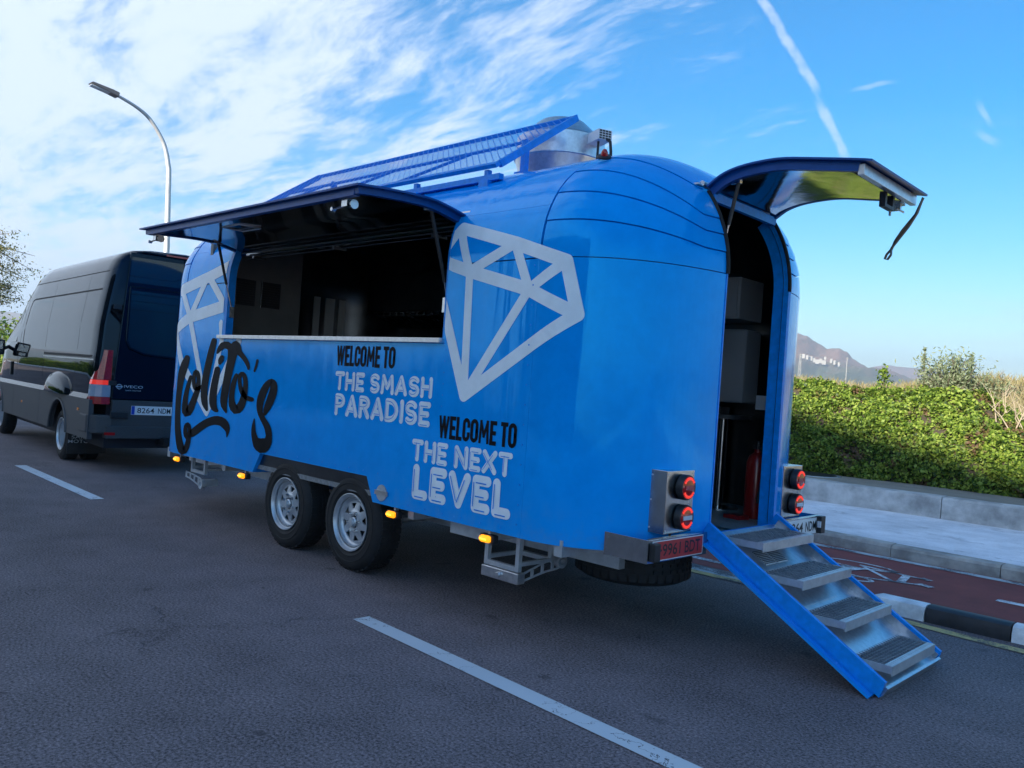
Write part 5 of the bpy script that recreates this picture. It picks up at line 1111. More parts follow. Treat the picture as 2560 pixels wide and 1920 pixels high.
mb=MB(); mb.lathe([(.034,.0232),(.034,.027),(.026,.027),(.026,.0232)],(0,.305,1.108),'x',24); mb.box((.0232,.262,1.10),(.026,.348,1.115)); mb.build('roundel',GALV,d1,local=True)
mb=MB(); mb.box((-.02,.48,2.868),(.024,1.57,2.90)); mb.build('roof_lip',VANB,van,local=True,bevel=.012); mb=MB(); mb.box((.0242,.78,2.873),(.028,1.27,2.895)); mb.build('brake_light',REDL,van,local=True)
# tail lights, four stacked lenses each
for s in (0,1):
    def yy(y): return y if s==0 else VW-y
    sec=[(.020,.205),(.022,.10),(.0,.025),(-.06,-.012),(-.15,-.014),(-.15,.03),(-.02,.205)]
    tn=node('tail_light',van)
    for z0,z1,m_,nm in ((.872,.965,REDL,'lens'),(.967,1.12,CLRV,'clear_lens'),(1.122,1.18,REDV,'lit_lens'),(1.182,1.57,REDL,'lens')):
        mb=MB()
        def tp(y,z): return y+(.205-y)*.42*max(0,(z-1.1)/.47)
        lo_=[(x,yy(tp(y,z0)),z0) for x,y in sec]; hi_=[(x,yy(tp(y,z1)),z1) for x,y in sec]; q_=len(sec)
        mb.faces(lo_+hi_,[tuple(range(q_)),tuple(reversed(range(q_,2*q_)))]+[(k,q_+k,q_+(k+1)%q_,(k+1)%q_) for k in range(q_)])
        mb.build(nm,m_,tn,local=True,bevel=.004)
# bumper, plate, reflector
mb=MB(); mb.prism([(.06,.225),(.06,VW-.225),(-.02,VW-.225),(-.02,.225)],.50,.935,'z'); mb.prism([(.10,.16),(.10,VW-.16),(-.05,VW-.16),(-.05,.16)],.44,.60,'z')
bu=mb.build('rear_bumper',GREYP,van,local=True,bevel=.012)
for s in (0,1):
    f=(lambda y:y) if s==0 else (lambda y:VW-y)
    mb=MB(); mb.prism([(.09,f(.235)),(.05,f(.05)),(-.06,f(-.045)),(-.36,f(-.045)),(-.36,f(.06)),(.0,f(.235))],.50,.735,'z'); mb.build('bumper_corner',GREYP,bu,local=True,bevel=.018)
mb=MB(); mb.box((.10,.14,.485),(.106,.27,.52)); mb.build('reflector',REDL,bu,local=True)
mb=MB(); mb.box((.061,.20,.70),(.10,.42,.78)); mb.build('step_recess',BLKP,bu,local=True,bevel=.01)
mb=MB(); mb.box((.0605,.460,.752),(.066,.980,.868)); vp=mb.build('number_plate',PLATEW,van,local=True); MB().box((.0662,.463,.755),(.0668,.503,.865)).build('blue_band',PLATEB,vp,local=True)
text_mesh('8264',(.067,.535,.775),(0,1,0),(0,0,1),.215,.070,'plate_text',INK,vp,bold=.006,local=True); text_mesh('NDM',(.067,.800,.775),(0,1,0),(0,0,1),.160,.070,'plate_text',INK,vp,bold=.006,local=True)
mb=MB(); mb.box((-1.03,.0,.13),(-1.02,.50,.52)); mf=mb.build('mudflap',BLKP,van,local=True)
text_mesh('SAIPA',(-1.019,.05,.335),(0,1,0),(0,0,1),.26,.042,'flap_lettering',GALV,mf,bold=.004,local=True); text_mesh('MOTOR',(-1.019,.01,.275),(0,1,0),(0,0,1),.32,.046,'flap_lettering',GALV,mf,bold=.004,local=True)
mb=MB(); mb.box((-.2,.85,.36),(.22,1.15,.46)); mb.box((.0,.70,.42),(.06,1.35,.47)); mb.tube([(.2,1.02,.40),(.30,1.02,.44)],.03,10); mb.build('tow_hitch',BLKP,van,local=True)
vw0=make_wheel(.36,.226,.215,van,56,True); place_wheel(vw0,loc=(HUBX,.135,.362))
place_wheel(None,vw0,(HUBX,.40,.362),0,van); place_wheel(None,vw0,(-5.60,.135,.362),0,van)
place_wheel(None,vw0,(HUBX,VW-.135,.362),math.pi,van); place_wheel(None,vw0,(-5.60,VW-.135,.362),math.pi,van)
# ================================================================= STREET
def sheet_xy(name,poly,z,m,kind='structure',th=None):
    mb=MB(); mb.face([(x,y,z) for x,y in poly]); return setp(mb.build(name,m),kind=kind)
def strip(name,pl,w0,w1,z,m,kind='structure'):
    """band between two offsets (in y) of a polyline of (x,y)"""
    mb=MB()
    for a,c in zip(pl[:-1],pl[1:]): mb.face([(a[0],a[1]+w0,z),(c[0],c[1]+w0,z),(c[0],c[1]+w1,z),(a[0],a[1]+w1,z)])
    return setp(mb.build(name,m),kind=kind)
mb=MB(); mb.box((-4500,-4500,-.6),(4500,4500,-.08)); setp(mb.build('ground',DRYG),kind='structure')
def sub(x0,x1,n): return [x0+(x1-x0)*k/n for k in range(n+1)]
mb=MB(); mb.face([(-400,-9.0,0),(400,-9.0,0),(400,2.90,0),(-400,2.90,0)]); mb.face([(-400,-9.0,-.3),(-400,2.9,-.3),(400,2.9,-.3),(400,-9.0,-.3)]); setp(mb.build('road',ASPH),kind='structure')
setp(MB().box((-400,-12,-.3),(400,-9.0,.13)).build('far_pavement',PAVE),kind='structure')
sheet_xy('bike_path',[(-400,2.90),(400,2.90),(400,5.30),(-400,5.30)],.002,REDP)
def yl_(x): return 2.56+.012*max(0,x-1)
strip('yellow_line',[(-300,2.50),(0,2.52),(1.2,2.55),(2.8,2.56),(3.6,2.49),(5,2.47),(300,2.4)],0,.11,.005,YELP)
strip('worn_edge_strip',[(-300,2.66),(-2,2.66),(1.9,2.66),(2.45,2.70)],0,.17,.005,WORNW)
strip('bike_path_line',[(-300,3.12),(1.6,3.10),(2.15,3.09)],0,.10,.006,PAINT2)
strip('bike_path_line',[(-300,5.12),(-2,5.12),(1.1,5.06),(3.2,4.98),(8,4.95),(300,4.9)],0,.13,.006,WORNW)
strip('bike_path_line',[(3.24,4.02),(4.2,4.01)],0,.10,.006,PAINT2)
# painted bicycle
bk=thing('bicycle_marking','white painted bicycle symbol on the red bike path','road marking',(2.1,4.05,.006))
def ring(mb,c,rx,ry,wd,z,a0=0,a1=360,n=40):
    for k in range(n):
        a=math.radians(a0+(a1-a0)*k/n);e=math.radians(a0+(a1-a0)*(k+1)/n)
        mb.face([(c[0]+rx*math.cos(a),c[1]+ry*math.sin(a),z),(c[0]+rx*math.cos(e),c[1]+ry*math.sin(e),z),(c[0]+(rx-wd)*math.cos(e),c[1]+(ry-wd*.8)*math.sin(e),z),(c[0]+(rx-wd)*math.cos(a),c[1]+(ry-wd*.8)*math.sin(a),z)])
def bar2(mb,a,c,wd,z):
    d=Vector((c[0]-a[0],c[1]-a[1])).normalized(); p=Vector((-d.y,d.x))*wd/2
    mb.face([(a[0]-p.x,a[1]-p.y,z),(c[0]-p.x,c[1]-p.y,z),(c[0]+p.x,c[1]+p.y,z),(a[0]+p.x,a[1]+p.y,z)])
mb=MB(); ring(mb,(1.98,4.40),.36,.16,.05,.006); mb.build('wheel_ring',PAINT2,bk); mb=MB(); ring(mb,(2.02,3.74),.36,.15,.05,.0062); mb.build('wheel_ring',PAINT2,bk)
mb=MB(); bar2(mb,(2.0,4.40),(2.60,4.32),.045,.0070); bar2(mb,(2.02,3.74),(2.66,4.03),.045,.0066); bar2(mb,(2.05,4.36),(2.45,3.95),.04,.0074); bar2(mb,(2.45,4.34),(2.52,3.96),.07,.0078); bar2(mb,(1.90,4.17),(2.09,4.12),.22,.0082); bar2(mb,(2.56,4.35),(2.66,4.30),.075,.0086); bar2(mb,(2.64,4.06),(2.76,4.01),.075,.0090); bar2(mb,(2.1,4.22),(2.36,4.44),.035,.0094); mb.build('frame_lines',PAINT2,bk)
# centre line dashes
def dash(x0,x1,y0,y1,wd):
    mb=MB(); n=12
    for k in range(n):
        a=k/n;c=(k+1)/n; xa,xc=x0+(x1-x0)*a,x0+(x1-x0)*c; ya,yc=y0+(y1-y0)*a,y0+(y1-y0)*c
        sk=.06 if False else 0
        mb.face([(xa,ya-wd/2,.005),(xc,yc-wd/2,.005),(xc,yc+wd/2,.005),(xa,ya+wd/2,.005)])
    o=setp(mb.build('lane_dash',PAINT),kind='structure'); return o
dash(-6.9,-3.915,-.335,-.42,.135); dash(.955,3.95,-.588,-.735,.118); dash(-14.8,-11.8,-.15,-.23,.12); dash(-22.6,-19.6,.05,-.02,.12); dash(8.8,11.8,-.95,-1.1,.12)
# kerb between path and pavement: single stones
kerb=bpy.data.objects.new('kerb',None); COL.objects.link(kerb); kerb['kind']='structure'; WM['kerb']=Matrix()
def kline(x): 
    P=[(-30,5.32),(-2,5.32),(1.1,5.27),(1.9,5.20),(3.2,5.16),(9,5.14)]
    for a,c in zip(P[:-1],P[1:]):
        if a[0]<=x<=c[0]: return a[1]+(c[1]-a[1])*(x-a[0])/(c[0]-a[0])
    return P[-1][1]
x=-12.0
while x<8.5:
    L=1.0; mb=MB(); j=random.uniform(-.004,.004)
    a,c=(x+.004,kline(x)),(x+L-.004,kline(x+L))
    pr=[(0,-.2),(0,.095),(.018,.118),(.035,.126+j),(.15,.130+j),(.15,-.2)]
    vs=[(a[0],a[1]+p+j,q) for p,q in pr]+[(c[0],c[1]+p+j,q) for p,q in pr]
    mb.faces(vs,[tuple(range(6)),tuple(reversed(range(6,12)))]+[(k,6+k,6+(k+1)%6,(k+1)%6) for k in range(6)])
    mb.build('kerb_stone',KERBM,kerb); x+=L
mb=MB(); xs=[-400,-30,-12,-2,1.1,1.9,3.2,9,400]
for a,c in zip(xs[:-1],xs[1:]):
    ya=kline(max(-30,min(9,a)))+.152; yc=kline(max(-30,min(9,c)))+.152
    mb.face([(a,ya,.128),(c,yc,.128),(c,8.3,.138),(a,8.3,.138)])
setp(mb.build('pavement',PAVE),kind='structure')
# low concrete retaining wall with a raised path behind it, cast in lengths
wl=thing('retaining_wall','long low weathered concrete retaining wall between pavement and hedge','wall',(0,8.1,.13))
wpts=[(-30,7.9),(-8,7.92),(-.2,7.97),(.8,8.05),(1.8,8.10),(2.6,8.10),(9,8.05)]
def wy(x):
    for a,c in zip(wpts[:-1],wpts[1:]):
        if a[0]<=x<=c[0]: return a[1]+(c[1]-a[1])*(x-a[0])/(c[0]-a[0])
    return wpts[-1][1]
x=-14.
while x<8:
    L=2.6; mb=MB(); nn=8; rows=[]
    for k in range(nn+1):
        xx=x+.005+(L-.01)*k/nn; w_=random.uniform(-.010,.010); h_=random.uniform(-.008,.008); y=wy(xx)
        rows.append([(xx,y+w_,.05),(xx,y+.01+w_,.40+h_),(xx,y+.03+w_,.425+h_),(xx,y+.25,.43+h_),(xx,y+.25,.05)])
    for a,c in zip(rows[:-1],rows[1:]):
        for k in range(5): mb.face([a[k],c[k],c[(k+1)%5],a[(k+1)%5]])
    mb.face(rows[0]); mb.face(list(reversed(rows[-1]))); mb.build('wall_length',CONC,wl,smooth=.5); x+=L
setp(MB().box((-60,8.2,-.2),(60,11.5,.42)).build('raised_path',EARTH),kind='structure')
mh=thing('manhole_cover','dark round manhole cover on the raised path beside the hedge','manhole cover',(-.62,9.05,.42))
mb=MB(); mb.lathe([(.40,.0),(.40,.012),(.36,.016),(.0,.016)],(-.62,9.05,.42),'z',36); mb.build('cover',BLKP,mh,smooth=.5); mb=MB(); mb.lathe([(.46,0),(.46,.008),(.40,.008)],(-.62,9.05,.42),'z',36); mb.build('ring_frame',GALV,mh)
# black and white kerb blocks guarding the bike path
bpts=[(2.66,3.10,KWHT),(3.11,3.64,KBLK),(3.65,4.18,KWHT),(4.19,4.72,KBLK),(4.73,5.26,KWHT)]
labs=['white kerb block with a rounded nose at the start of the row behind the steps','black painted kerb block between two white ones beside the bike path','white painted kerb block at the right-hand end of the row by the bike path','black painted kerb block beyond the frame edge','white painted kerb block beyond the frame edge']
for k,(x0,x1,m_) in enumerate(bpts[:4]):
    mb=MB(); nn=8; rows=[]
    for q in range(nn+1):
        t=q/nn; xx=x0+(x1-x0)*t; y=2.73; ws=1.; hs_=1.
        if k==0: ws=min(1,.35+t*3.2); hs_=min(1,.55+t*2.2)
        pr=[(0,0),(.004,.060),(.022,.098),(.055,.112),(.135,.112),(.168,.098),(.19,.06),(.195,0)]
        c=.097
        rows.append([(xx,y+c+(p-c)*ws,z*hs_) for p,z in pr])
    for a,c in zip(rows[:-1],rows[1:]):
        for j in range(len(a)-1): mb.face([a[j],c[j],c[j+1],a[j+1]])
    mb.face(rows[0]); mb.face(list(reversed(rows[-1])))
    o=mb.build('kerb_block',m_,None,smooth=.5,loc=(x0,2.82,0)); setp(o,labs[k],'kerb block','kerb blocks along the bike path')
# ---- street lamp
LX,LY=-17.25,5.62
lamp=thing('street_lamp','tall curved galvanised street lamp arching over the road behind the van','street lamp',(LX,LY,0))
k_=1.313
pp=[(LY,0),(LY,.8),(LY,4.6),(LY-.06,6.1),(LY-.12,6.62)]
arm=[(3.433,3.809),(3.362,5.389),(3.298,5.682),(3.197,5.94),(2.928,6.289),(2.643,6.463),(2.236,6.593)]
def sc_(q): return (-3.598+k_*(q[0]+3.598),1.461+k_*(q[1]-1.461))
path=[(LX,LY,0.),(LX,LY,2.0)]+[(LX,*sc_(q)) for q in arm[:3]]
tilt=sc_(arm[0])
MB().tube(path[:1]+path[1:],[.085,.085,.075,.065,.060],14).build('post',POLEM,lamp,smooth=1.)
ap=[sc_(q) for q in arm[2:]]
ap=smoothp(ap,5); MB().tube([(LX,*q) for q in ap],[.058-.022*k/len(ap) for k in range(len(ap))],12).build('arm',POLEM,lamp,smooth=1.)
h0,h1=sc_(arm[-1]),sc_((1.754,6.668)); d=Vector((0,h1[0]-h0[0],h1[1]-h0[1])); L=d.length; d.normalize(); u_=Vector((0,-d.z,d.y)); 
if u_.z<0: u_=-u_
Mh=Matrix(((d.x,1,u_.x,LX),(d.y,0,u_.y,h0[0]),(d.z,0,u_.z,h0[1]),(0,0,0,1)))
mb=MB(); vs=MB(); vs.prism([(-.05,-.06),(-.05,.05),(.12,.06),(L*.95,.035),(L,.0),(L*.9,-.02),(.12,-.05)],-.13,.13,'y'); mb.faces([Mh@Vector(q) for q in vs.v],vs.f); lh=mb.build('lamp_head',LAMPH,lamp,bevel=.012)
mb=MB(); mb.box((.16,-.10,-.052),(.62,.10,-.036),Mh); mb.build('diffuser',CLRL,lh)
MB().box((LX-.16,LY-.16,.12),(LX+.16,LY+.16,.17)).build('base_plate',GALV,lamp)

# ================================================================= PLANTS
def leaf_mat(name,cols,rough=.55,patch=None,transl=.35):
    m=bpy.data.materials.new(name); m.use_nodes=True; t=m.node_tree; t.nodes.clear(); k=NB(t)
    g=k.n('ShaderNodeNewGeometry'); ri=g.outputs['Random Per Island']
    cr=k.n('ShaderNodeValToRGB'); cr.color_ramp.elements[0].color=(*cols[0],1); cr.color_ramp.elements[1].color=(*cols[-1],1)
    for i,c in enumerate(cols[1:-1]): e=cr.color_ramp.elements.new((i+1)/(len(cols)-1)); e.color=(*c,1)
    k.l(ri,cr.inputs[0]); col=cr.outputs[0]
    if patch:
        f=k.noise(g.outputs['Position'],patch[1],4,.6); mk=k.m('MULTIPLY',k.mr(f,patch[2],patch[2]+.10),k.m('GREATER_THAN',k.m('FRACT',k.m('MULTIPLY',ri,17.3)),.35)); col=k.mix(mk,col,(*patch[0],1))
    d=k.n('ShaderNodeBsdfPrincipled'); k.l(col,d.inputs['Base Color']); d.inputs['Roughness'].default_value=rough; d.inputs['Specular IOR Level'].default_value=.35
    tr_=k.n('ShaderNodeBsdfTranslucent'); k.l(k.vm('MULTIPLY',col,(1.1,1.25,.7)),tr_.inputs[0])
    mx=k.n('ShaderNodeMixShader'); mx.inputs[0].default_value=transl; k.l(d.outputs[0],mx.inputs[1]); k.l(tr_.outputs[0],mx.inputs[2]); o=k.n('ShaderNodeOutputMaterial'); k.l(mx.outputs[0],o.inputs[0]); return m
HEDGEL=leaf_mat('hedge_leaf',[(.025,.055,.010),(.09,.155,.018),(.21,.30,.035),(.35,.42,.08)],patch=((.17,.10,.055),2.1,.55))
SHRUBL=leaf_mat('grey_green_leaf',[(.15,.19,.09),(.25,.29,.17),(.34,.37,.24)])
TREEL=leaf_mat('olive_tree_leaf',[(.07,.085,.02),(.13,.14,.03),(.22,.17,.06)])
GRASSM=leaf_mat('dry_grass_blade',[(.26,.20,.10),(.36,.29,.16),(.30,.27,.13),(.20,.19,.08)],transl=.2)
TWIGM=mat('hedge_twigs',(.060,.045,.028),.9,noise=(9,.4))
DEADM=mat('dead_twig',(.36,.29,.20),.8)
rng=np.random.default_rng(5)
def quads_obj(name,Q,m,parent=None,kind=None):
    """Q: (n,4,3) world quads -> one mesh"""
    n=len(Q); me=bpy.data.meshes.new(name); V=Q.reshape(-1,3).astype(np.float32).copy()
    if parent is not None: V-=np.array(WM[parent.name].translation,dtype=np.float32)
    me.vertices.add(4*n); me.vertices.foreach_set('co',V.ravel()); me.loops.add(4*n); me.loops.foreach_set('vertex_index',np.arange(4*n,dtype=np.int32)); me.polygons.add(n)
    me.polygons.foreach_set('loop_start',np.arange(0,4*n,4,dtype=np.int32)); me.polygons.foreach_set('loop_total',np.full(n,4,dtype=np.int32)); me.update(calc_edges=True); me.validate()
    me.materials.append(m); o=bpy.data.objects.new(name,me); COL.objects.link(o)
    if parent is not None: o.parent=parent
    WM[o.name]=WM[parent.name] if parent is not None else Matrix()
    if kind:o['kind']=kind
    return o
def unit(a): return a/np.maximum(np.linalg.norm(a,axis=1,keepdims=True),1e-9)
def leaves(P,N,size,asp=.62,spread=.8):
    n=len(P); nr=unit(N+rng.normal(0,spread,(n,3))); d=unit(np.cross(nr,rng.normal(0,1,(n,3)))); s=np.cross(nr,d); L=(size*rng.uniform(.6,1.35,n))[:,None]
    fold=nr*L*rng.uniform(-.12,.22,n)[:,None]
    return np.stack([P-d*L*.5,P+s*L*asp*.5+fold,P+d*L*.5,P-s*L*asp*.5+fold],1)
def n3(x,y,s): 
    return (np.sin(x*s*1.7+1.3)*np.cos(y*s*1.1+.7)+np.sin(x*s*3.1+y*s*2.3)*.5+np.cos(y*s*4.7-x*s*2.9+2.)*.35)/1.85
# hedge: leaning face, ragged top, tapering away at the right
hedge=thing('hedge','long clipped leafy green hedge with brown twiggy patches above the concrete wall','hedge',(-2,10,.42))
def hprof(x,s):
    """s 0 foot .. 1 top front .. 1.6 top back"""
    hgt=1.45+.06*n3(x,x*0+3,.9); end=np.clip((2.75-x)/1.5,0,1); hgt=hgt*(.25+.75*end**.8)
    y0=9.42+.10*np.sin(x*1.3)+.10*np.sin(x*.55+1)
    s1=np.minimum(s,1.); s2=np.maximum(s-1,0)
    y=y0-.10*np.sin(s1*np.pi)*.9+.95*s1**1.5+s2*1.7; z=.40+hgt*(1-(1-s1)**1.15)+.04*np.sin(s2*6)
    return y,z
def hedge_pts(n,x0,x1,smax,depth):
    x=rng.uniform(x0,x1,n); s=rng.uniform(0,smax,n); y,z=hprof(x,s); y2,z2=hprof(x,s+.01)
    ny=-(z2-z); nz=(y2-y); N=unit(np.stack([np.zeros(n),ny,nz],1)); bump=n3(x*1.0,s*3.1,2.6)*.10+n3(x,s*3.1,6.)*.065
    P=np.stack([x,y,z],1)+N*(bump-rng.uniform(0,depth,n)**1.0)[:,None]; kp=(n3(x*1.7+3,s*5.3,3.7)+n3(x*2.9,s*7.7+1,5.1))>-.85; return P[kp],N[kp]
P,N=hedge_pts(60000,-3.2,2.8,1.35,.10); Q1=leaves(P,N+np.array([0,-.25,.45]),.056,.66,.95)
P,N=hedge_pts(16000,-14,-3.2,1.35,.10); Q2=leaves(P,N+np.array([0,-.25,.45]),.085,.66,.75)
quads_obj('foliage',np.concatenate([Q1,Q2]),HEDGEL,hedge,'stuff')
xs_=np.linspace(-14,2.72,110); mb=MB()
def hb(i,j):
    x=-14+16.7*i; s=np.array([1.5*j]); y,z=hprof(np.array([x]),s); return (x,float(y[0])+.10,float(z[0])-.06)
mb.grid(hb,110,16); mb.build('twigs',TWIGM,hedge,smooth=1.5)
# stray shoots standing above the clipped top
def shoot(base,h,n,size,lean=.15):
    t=rng.uniform(.1,1,n); a=rng.uniform(0,2*np.pi); p=np.array(base)+np.stack([t*h*lean*np.cos(a),t*h*lean*np.sin(a),t*h],1)+rng.normal(0,.035,(n,3)); return leaves(p,rng.normal(0,1,(n,3)),size,.55,.6)
# bank behind, with dry grass
mb=MB()
def bank(x,y):
    f=np.clip((y-10.5)/1.6,0,1); f=f*f*(3-2*f); return .42+(1.50+.12*np.sin(x*.6)+.07*np.sin(x*1.7+y))*f+.06*np.clip((y-13)/6,0,1)
def fn(i,j): x=-40+80*i; y=10.45+40*j**2; return (x,y,float(bank(np.array(x),np.array(y)))-(0. if j<.98 else 2.2))
mb.grid(fn,160,40); setp(mb.build('grass_bank',DRYG,smooth=1.5),kind='structure')
def blades(n,x0,x1,y0,y1,h,wd):
    x=rng.uniform(x0,x1,n); y=y0+(y1-y0)*rng.uniform(0,1,n)**1.6; z=bank(x,y)-.03; hh=h*rng.uniform(.5,1.25,n); a=rng.uniform(0,2*np.pi,n); ln=rng.uniform(.1,.75,n)*hh
    c=np.stack([x,y,z],1); tip=c+np.stack([np.cos(a)*ln,np.sin(a)*ln,hh],1); b_=rng.uniform(0,2*np.pi,n); w_=np.stack([np.cos(b_),np.sin(b_),0*b_],1)*(wd*rng.uniform(.6,1.4,n))[:,None]
    mid=c*.45+tip*.55+np.stack([-np.cos(a)*ln*.15,-np.sin(a)*ln*.15,hh*.08],1)
    return np.stack([c-w_,mid-w_*.8,tip,mid+w_*.8],1)
setp(quads_obj('dry_grass',np.concatenate([blades(15000,-5,1.2,10.6,15,.27,.008),blades(9000,1.2,5.5,10.6,15,.22,.008),blades(9000,-30,-5,10.6,15,.40,.014)]),GRASSM),kind='stuff')
def onY(x,y,Y):
    d=_F+_R*((x-1280)/2059.364)-_U*((y-960)/2059.364); t=(Y-CAM.y)/d.y; return CAM+d*t
# grey-green bush and shoots beyond the hedge
def bush(name,label,cat,base,rad,hgt,n,size,m,stems=9):
    t=thing(name,label,cat,tuple(base)); mb=MB(); Qs=[]
    for k in range(stems):
        a=random.uniform(0,2*math.pi); r=random.uniform(.2,1)*rad; h=hgt*random.uniform(.65,1.1)*(1-.35*(r/rad)**2); tip=Vector(base)+Vector((r*math.cos(a),r*math.sin(a)*.8,h)); mid=Vector(base).lerp(tip,.5)+Vector((random.uniform(-.08,.08)*rad,0,.06*hgt))
        mb.tube([base,mid,tip],[.018,.011,.004],6)
        nn=n//stems; s=rng.uniform(.25,1.02,nn); pth=np.where(s[:,None]<.5,np.array(base)+(np.array(mid)-np.array(base))*(s*2)[:,None],np.array(mid)+(np.array(tip)-np.array(mid))*((s-.5)*2)[:,None])
        Qs.append(leaves(pth+rng.normal(0,.05*hgt/1.0+.04,(nn,3))*(.4+s)[:,None]*np.array([1.1,1.,.7]),rng.normal(0,1,(nn,3)),size,.28,.5))
    mb.build('stems',BARK,t); quads_obj('leaves',np.concatenate(Qs),m,t,'stuff'); return t
p=onY(2375,968,11.6); bush('grey_green_bush','grey-green wild bush rising behind the right end of the hedge','bush',(p.x,11.6,1.62),.60,.92,3000,.075,SHRUBL,30)
p=onY(2480,985,11.9); bush('grey_green_bush','low trailing grey-green bush to the right of the taller one','bush',(p.x,11.9,1.5),.55,.60,1500,.08,SHRUBL,14)
for px_,py_,lab,h in ((2312,868,'tall thin leafy shoot on the left of the grey-green bush',1.25),(2430,886,'thin leafy shoot on the right of the grey-green bush',1.0)):
    p=onY(px_,py_,11.8); t=thing('tall_shoot',lab,'plant',(p.x,11.8,p.z-h)); MB().tube([(p.x+.03,11.8,p.z-h),(p.x+.02,11.8,p.z-h*.4),(p.x,11.8,p.z)],[.012,.008,.003],6).build('stem',BARK,t)
    nn=260; s=rng.uniform(.3,1,nn); quads_obj('leaves',leaves(np.stack([p.x+.02*(1-s),11.8+0*s,p.z-h+h*s],1)+rng.normal(0,.06,(nn,3))*(1.25-s)[:,None],rng.normal(0,1,(nn,3)),.065,.35,.5),SHRUBL,t,'stuff')
p=onY(2212,922,10.9); t=thing('hedge_shoot','bright green leafy shoot sticking up out of the hedge top','plant',(p.x,10.9,p.z-.6)); MB().tube([(p.x,10.9,p.z-.6),(p.x,10.9,p.z)],[.012,.004],6).build('stem',BARK,t)
nn=420; s=rng.uniform(0,1,nn); quads_obj('leaves',leaves(np.stack([p.x+0*s,10.9+0*s,p.z-.55+.55*s],1)+rng.normal(0,.10,(nn,3))*(1.3-s)[:,None],rng.normal(0,1,(nn,3)),.06,.6,.5),HEDGEL,t,'stuff')
p=onY(2545,1050,10.4); t=thing('dead_shrub','bare pale dead branches at the right edge beyond the hedge','shrub',(p.x,10.4,p.z-.2)); mb=MB()
for k in range(13):
    b0=Vector((p.x+random.uniform(-.25,.3),10.4+random.uniform(-.1,.3),p.z-.25)); tip=b0+Vector((random.uniform(-.35,.35),random.uniform(-.2,.2),random.uniform(.35,.85))); mid=b0.lerp(tip,.55)+Vector((random.uniform(-.08,.08),0,.04)); mb.tube([b0,mid,tip],[.012,.008,.003],5)
    for q in range(2): e=mid.lerp(tip,random.random()); mb.tube([e,e+Vector((random.uniform(-.2,.2),0,random.uniform(.05,.25)))],[.005,.002],5)
mb.build('branches',DEADM,t)
# tree entering at the left edge, far down the pavement
TB=Vector((-40.4,5.6,.13)); tree=thing('roadside_tree','feathery olive-green tree whose branches reach in at the left edge','tree',tuple(TB))
mb=MB(); mb.tube([TB,TB+Vector((.1,.1,2.2)),TB+Vector((-.1,.3,4.4)),TB+Vector((.2,.5,6.2))],[.20,.16,.12,.07],10); Qs=[]
for k in range(46):
    a=random.uniform(0,2*math.pi); s0=TB+Vector((0,.3,random.uniform(2.8,6.0))); L=random.uniform(1.2,2.9); el=random.uniform(-.15,.65); tip=s0+Vector((math.cos(a)*L*math.cos(el),math.sin(a)*L*math.cos(el),L*math.sin(el))); mid=s0.lerp(tip,.5)+Vector((0,0,.28)); tip.z-=.25
    mb.tube([s0,mid,tip],[.05,.03,.008],6)
    for c in range(5):
        f=random.uniform(.45,1.05); cpt=mid.lerp(tip,(f-.5)*2) if f>.5 else s0.lerp(mid,f*2); nn=30; Qs.append(leaves(np.array(cpt)+rng.normal(0,1,(nn,3))*np.array([.30,.30,.16]),rng.normal(0,1,(nn,3))+np.array([0,0,.6]),.15,.32,.5))
mb.build('trunk',BARK,tree,smooth=1.); quads_obj('crown',np.concatenate(Qs),TREEL,tree,'stuff')
for (bx,by,r,h,lab) in ((-52,7.4,2.6,3.0,'rounded green bush beyond the van at the far left edge'),(-60,12,3.4,4.0,'broad dark bush farther back at the far left edge')):
    t=thing('roadside_bush',lab,'bush',(bx,by,.1)); nn=3000; u=unit(rng.normal(0,1,(nn,3))); u[:,2]=np.abs(u[:,2]); rr_=rng.uniform(.6,1,nn)[:,None]*(1+.22*n3(u[:,0]*3,u[:,1]*3,1.7))[:,None]
    quads_obj('leaves',leaves(np.array([bx,by,.1])+u*rr_*np.array([r,r,h]),u,.28,.6,.6),HEDGEL,t,'stuff'); MB().tube([(bx,by,0),(bx,by,h*.6)],[.12,.05],6).build('stems',BARK,t)
# row of low trees along the far side of the road, mirrored in the van's paint
Qs=[]
for k in range(26):
    bx=-14.5-3.6*k+random.uniform(-.6,.6); by=-12.2-random.uniform(0,.8); h=random.uniform(1.6,2.5); nn=500; u=unit(rng.normal(0,1,(nn,3))); u[:,2]=np.abs(u[:,2]); Qs.append(leaves(np.array([bx,by,.1])+u*rng.uniform(.55,1,nn)[:,None]*np.array([2.2,2.2,h]),u,.45,.6,.6))
setp(quads_obj('undergrowth',np.concatenate(Qs),HEDGEL),kind='stuff')

# ================================================================= DISTANCE
ROCK=mat('mountain_rock',(.17,.115,.085),.95); 
_t=ROCK.node_tree; _k=NB(_t); _g=_k.n('ShaderNodeNewGeometry'); _s=_k.sep(_g.outputs['Position']); _f=_k.noise(_g.outputs['Position'],.012,8,.65); _f2=_k.noise(_g.outputs['Position'],.05,4,.6)
_h=_k.m('ADD',_s[2],_k.m('MULTIPLY',_k.m('SUBTRACT',_f,.5),120)); _c=_k.mix(_k.mr(_h,70,125),(.075,.085,.045,1),(.23,.125,.085,1)); _c=_k.mix(_k.m('MULTIPLY',_k.mr(_f2,.5,.62),.6),_c,(.06,.07,.035,1)); _k.l(_c,_t.nodes['Principled BSDF'].inputs['Base Color'])
def hdir(x,y):
    d=_F+_R*((x-1280)/2059.364)-_U*((y-960)/2059.364); h=math.hypot(d.x,d.y); return math.atan2(d.y,d.x),d.z/h
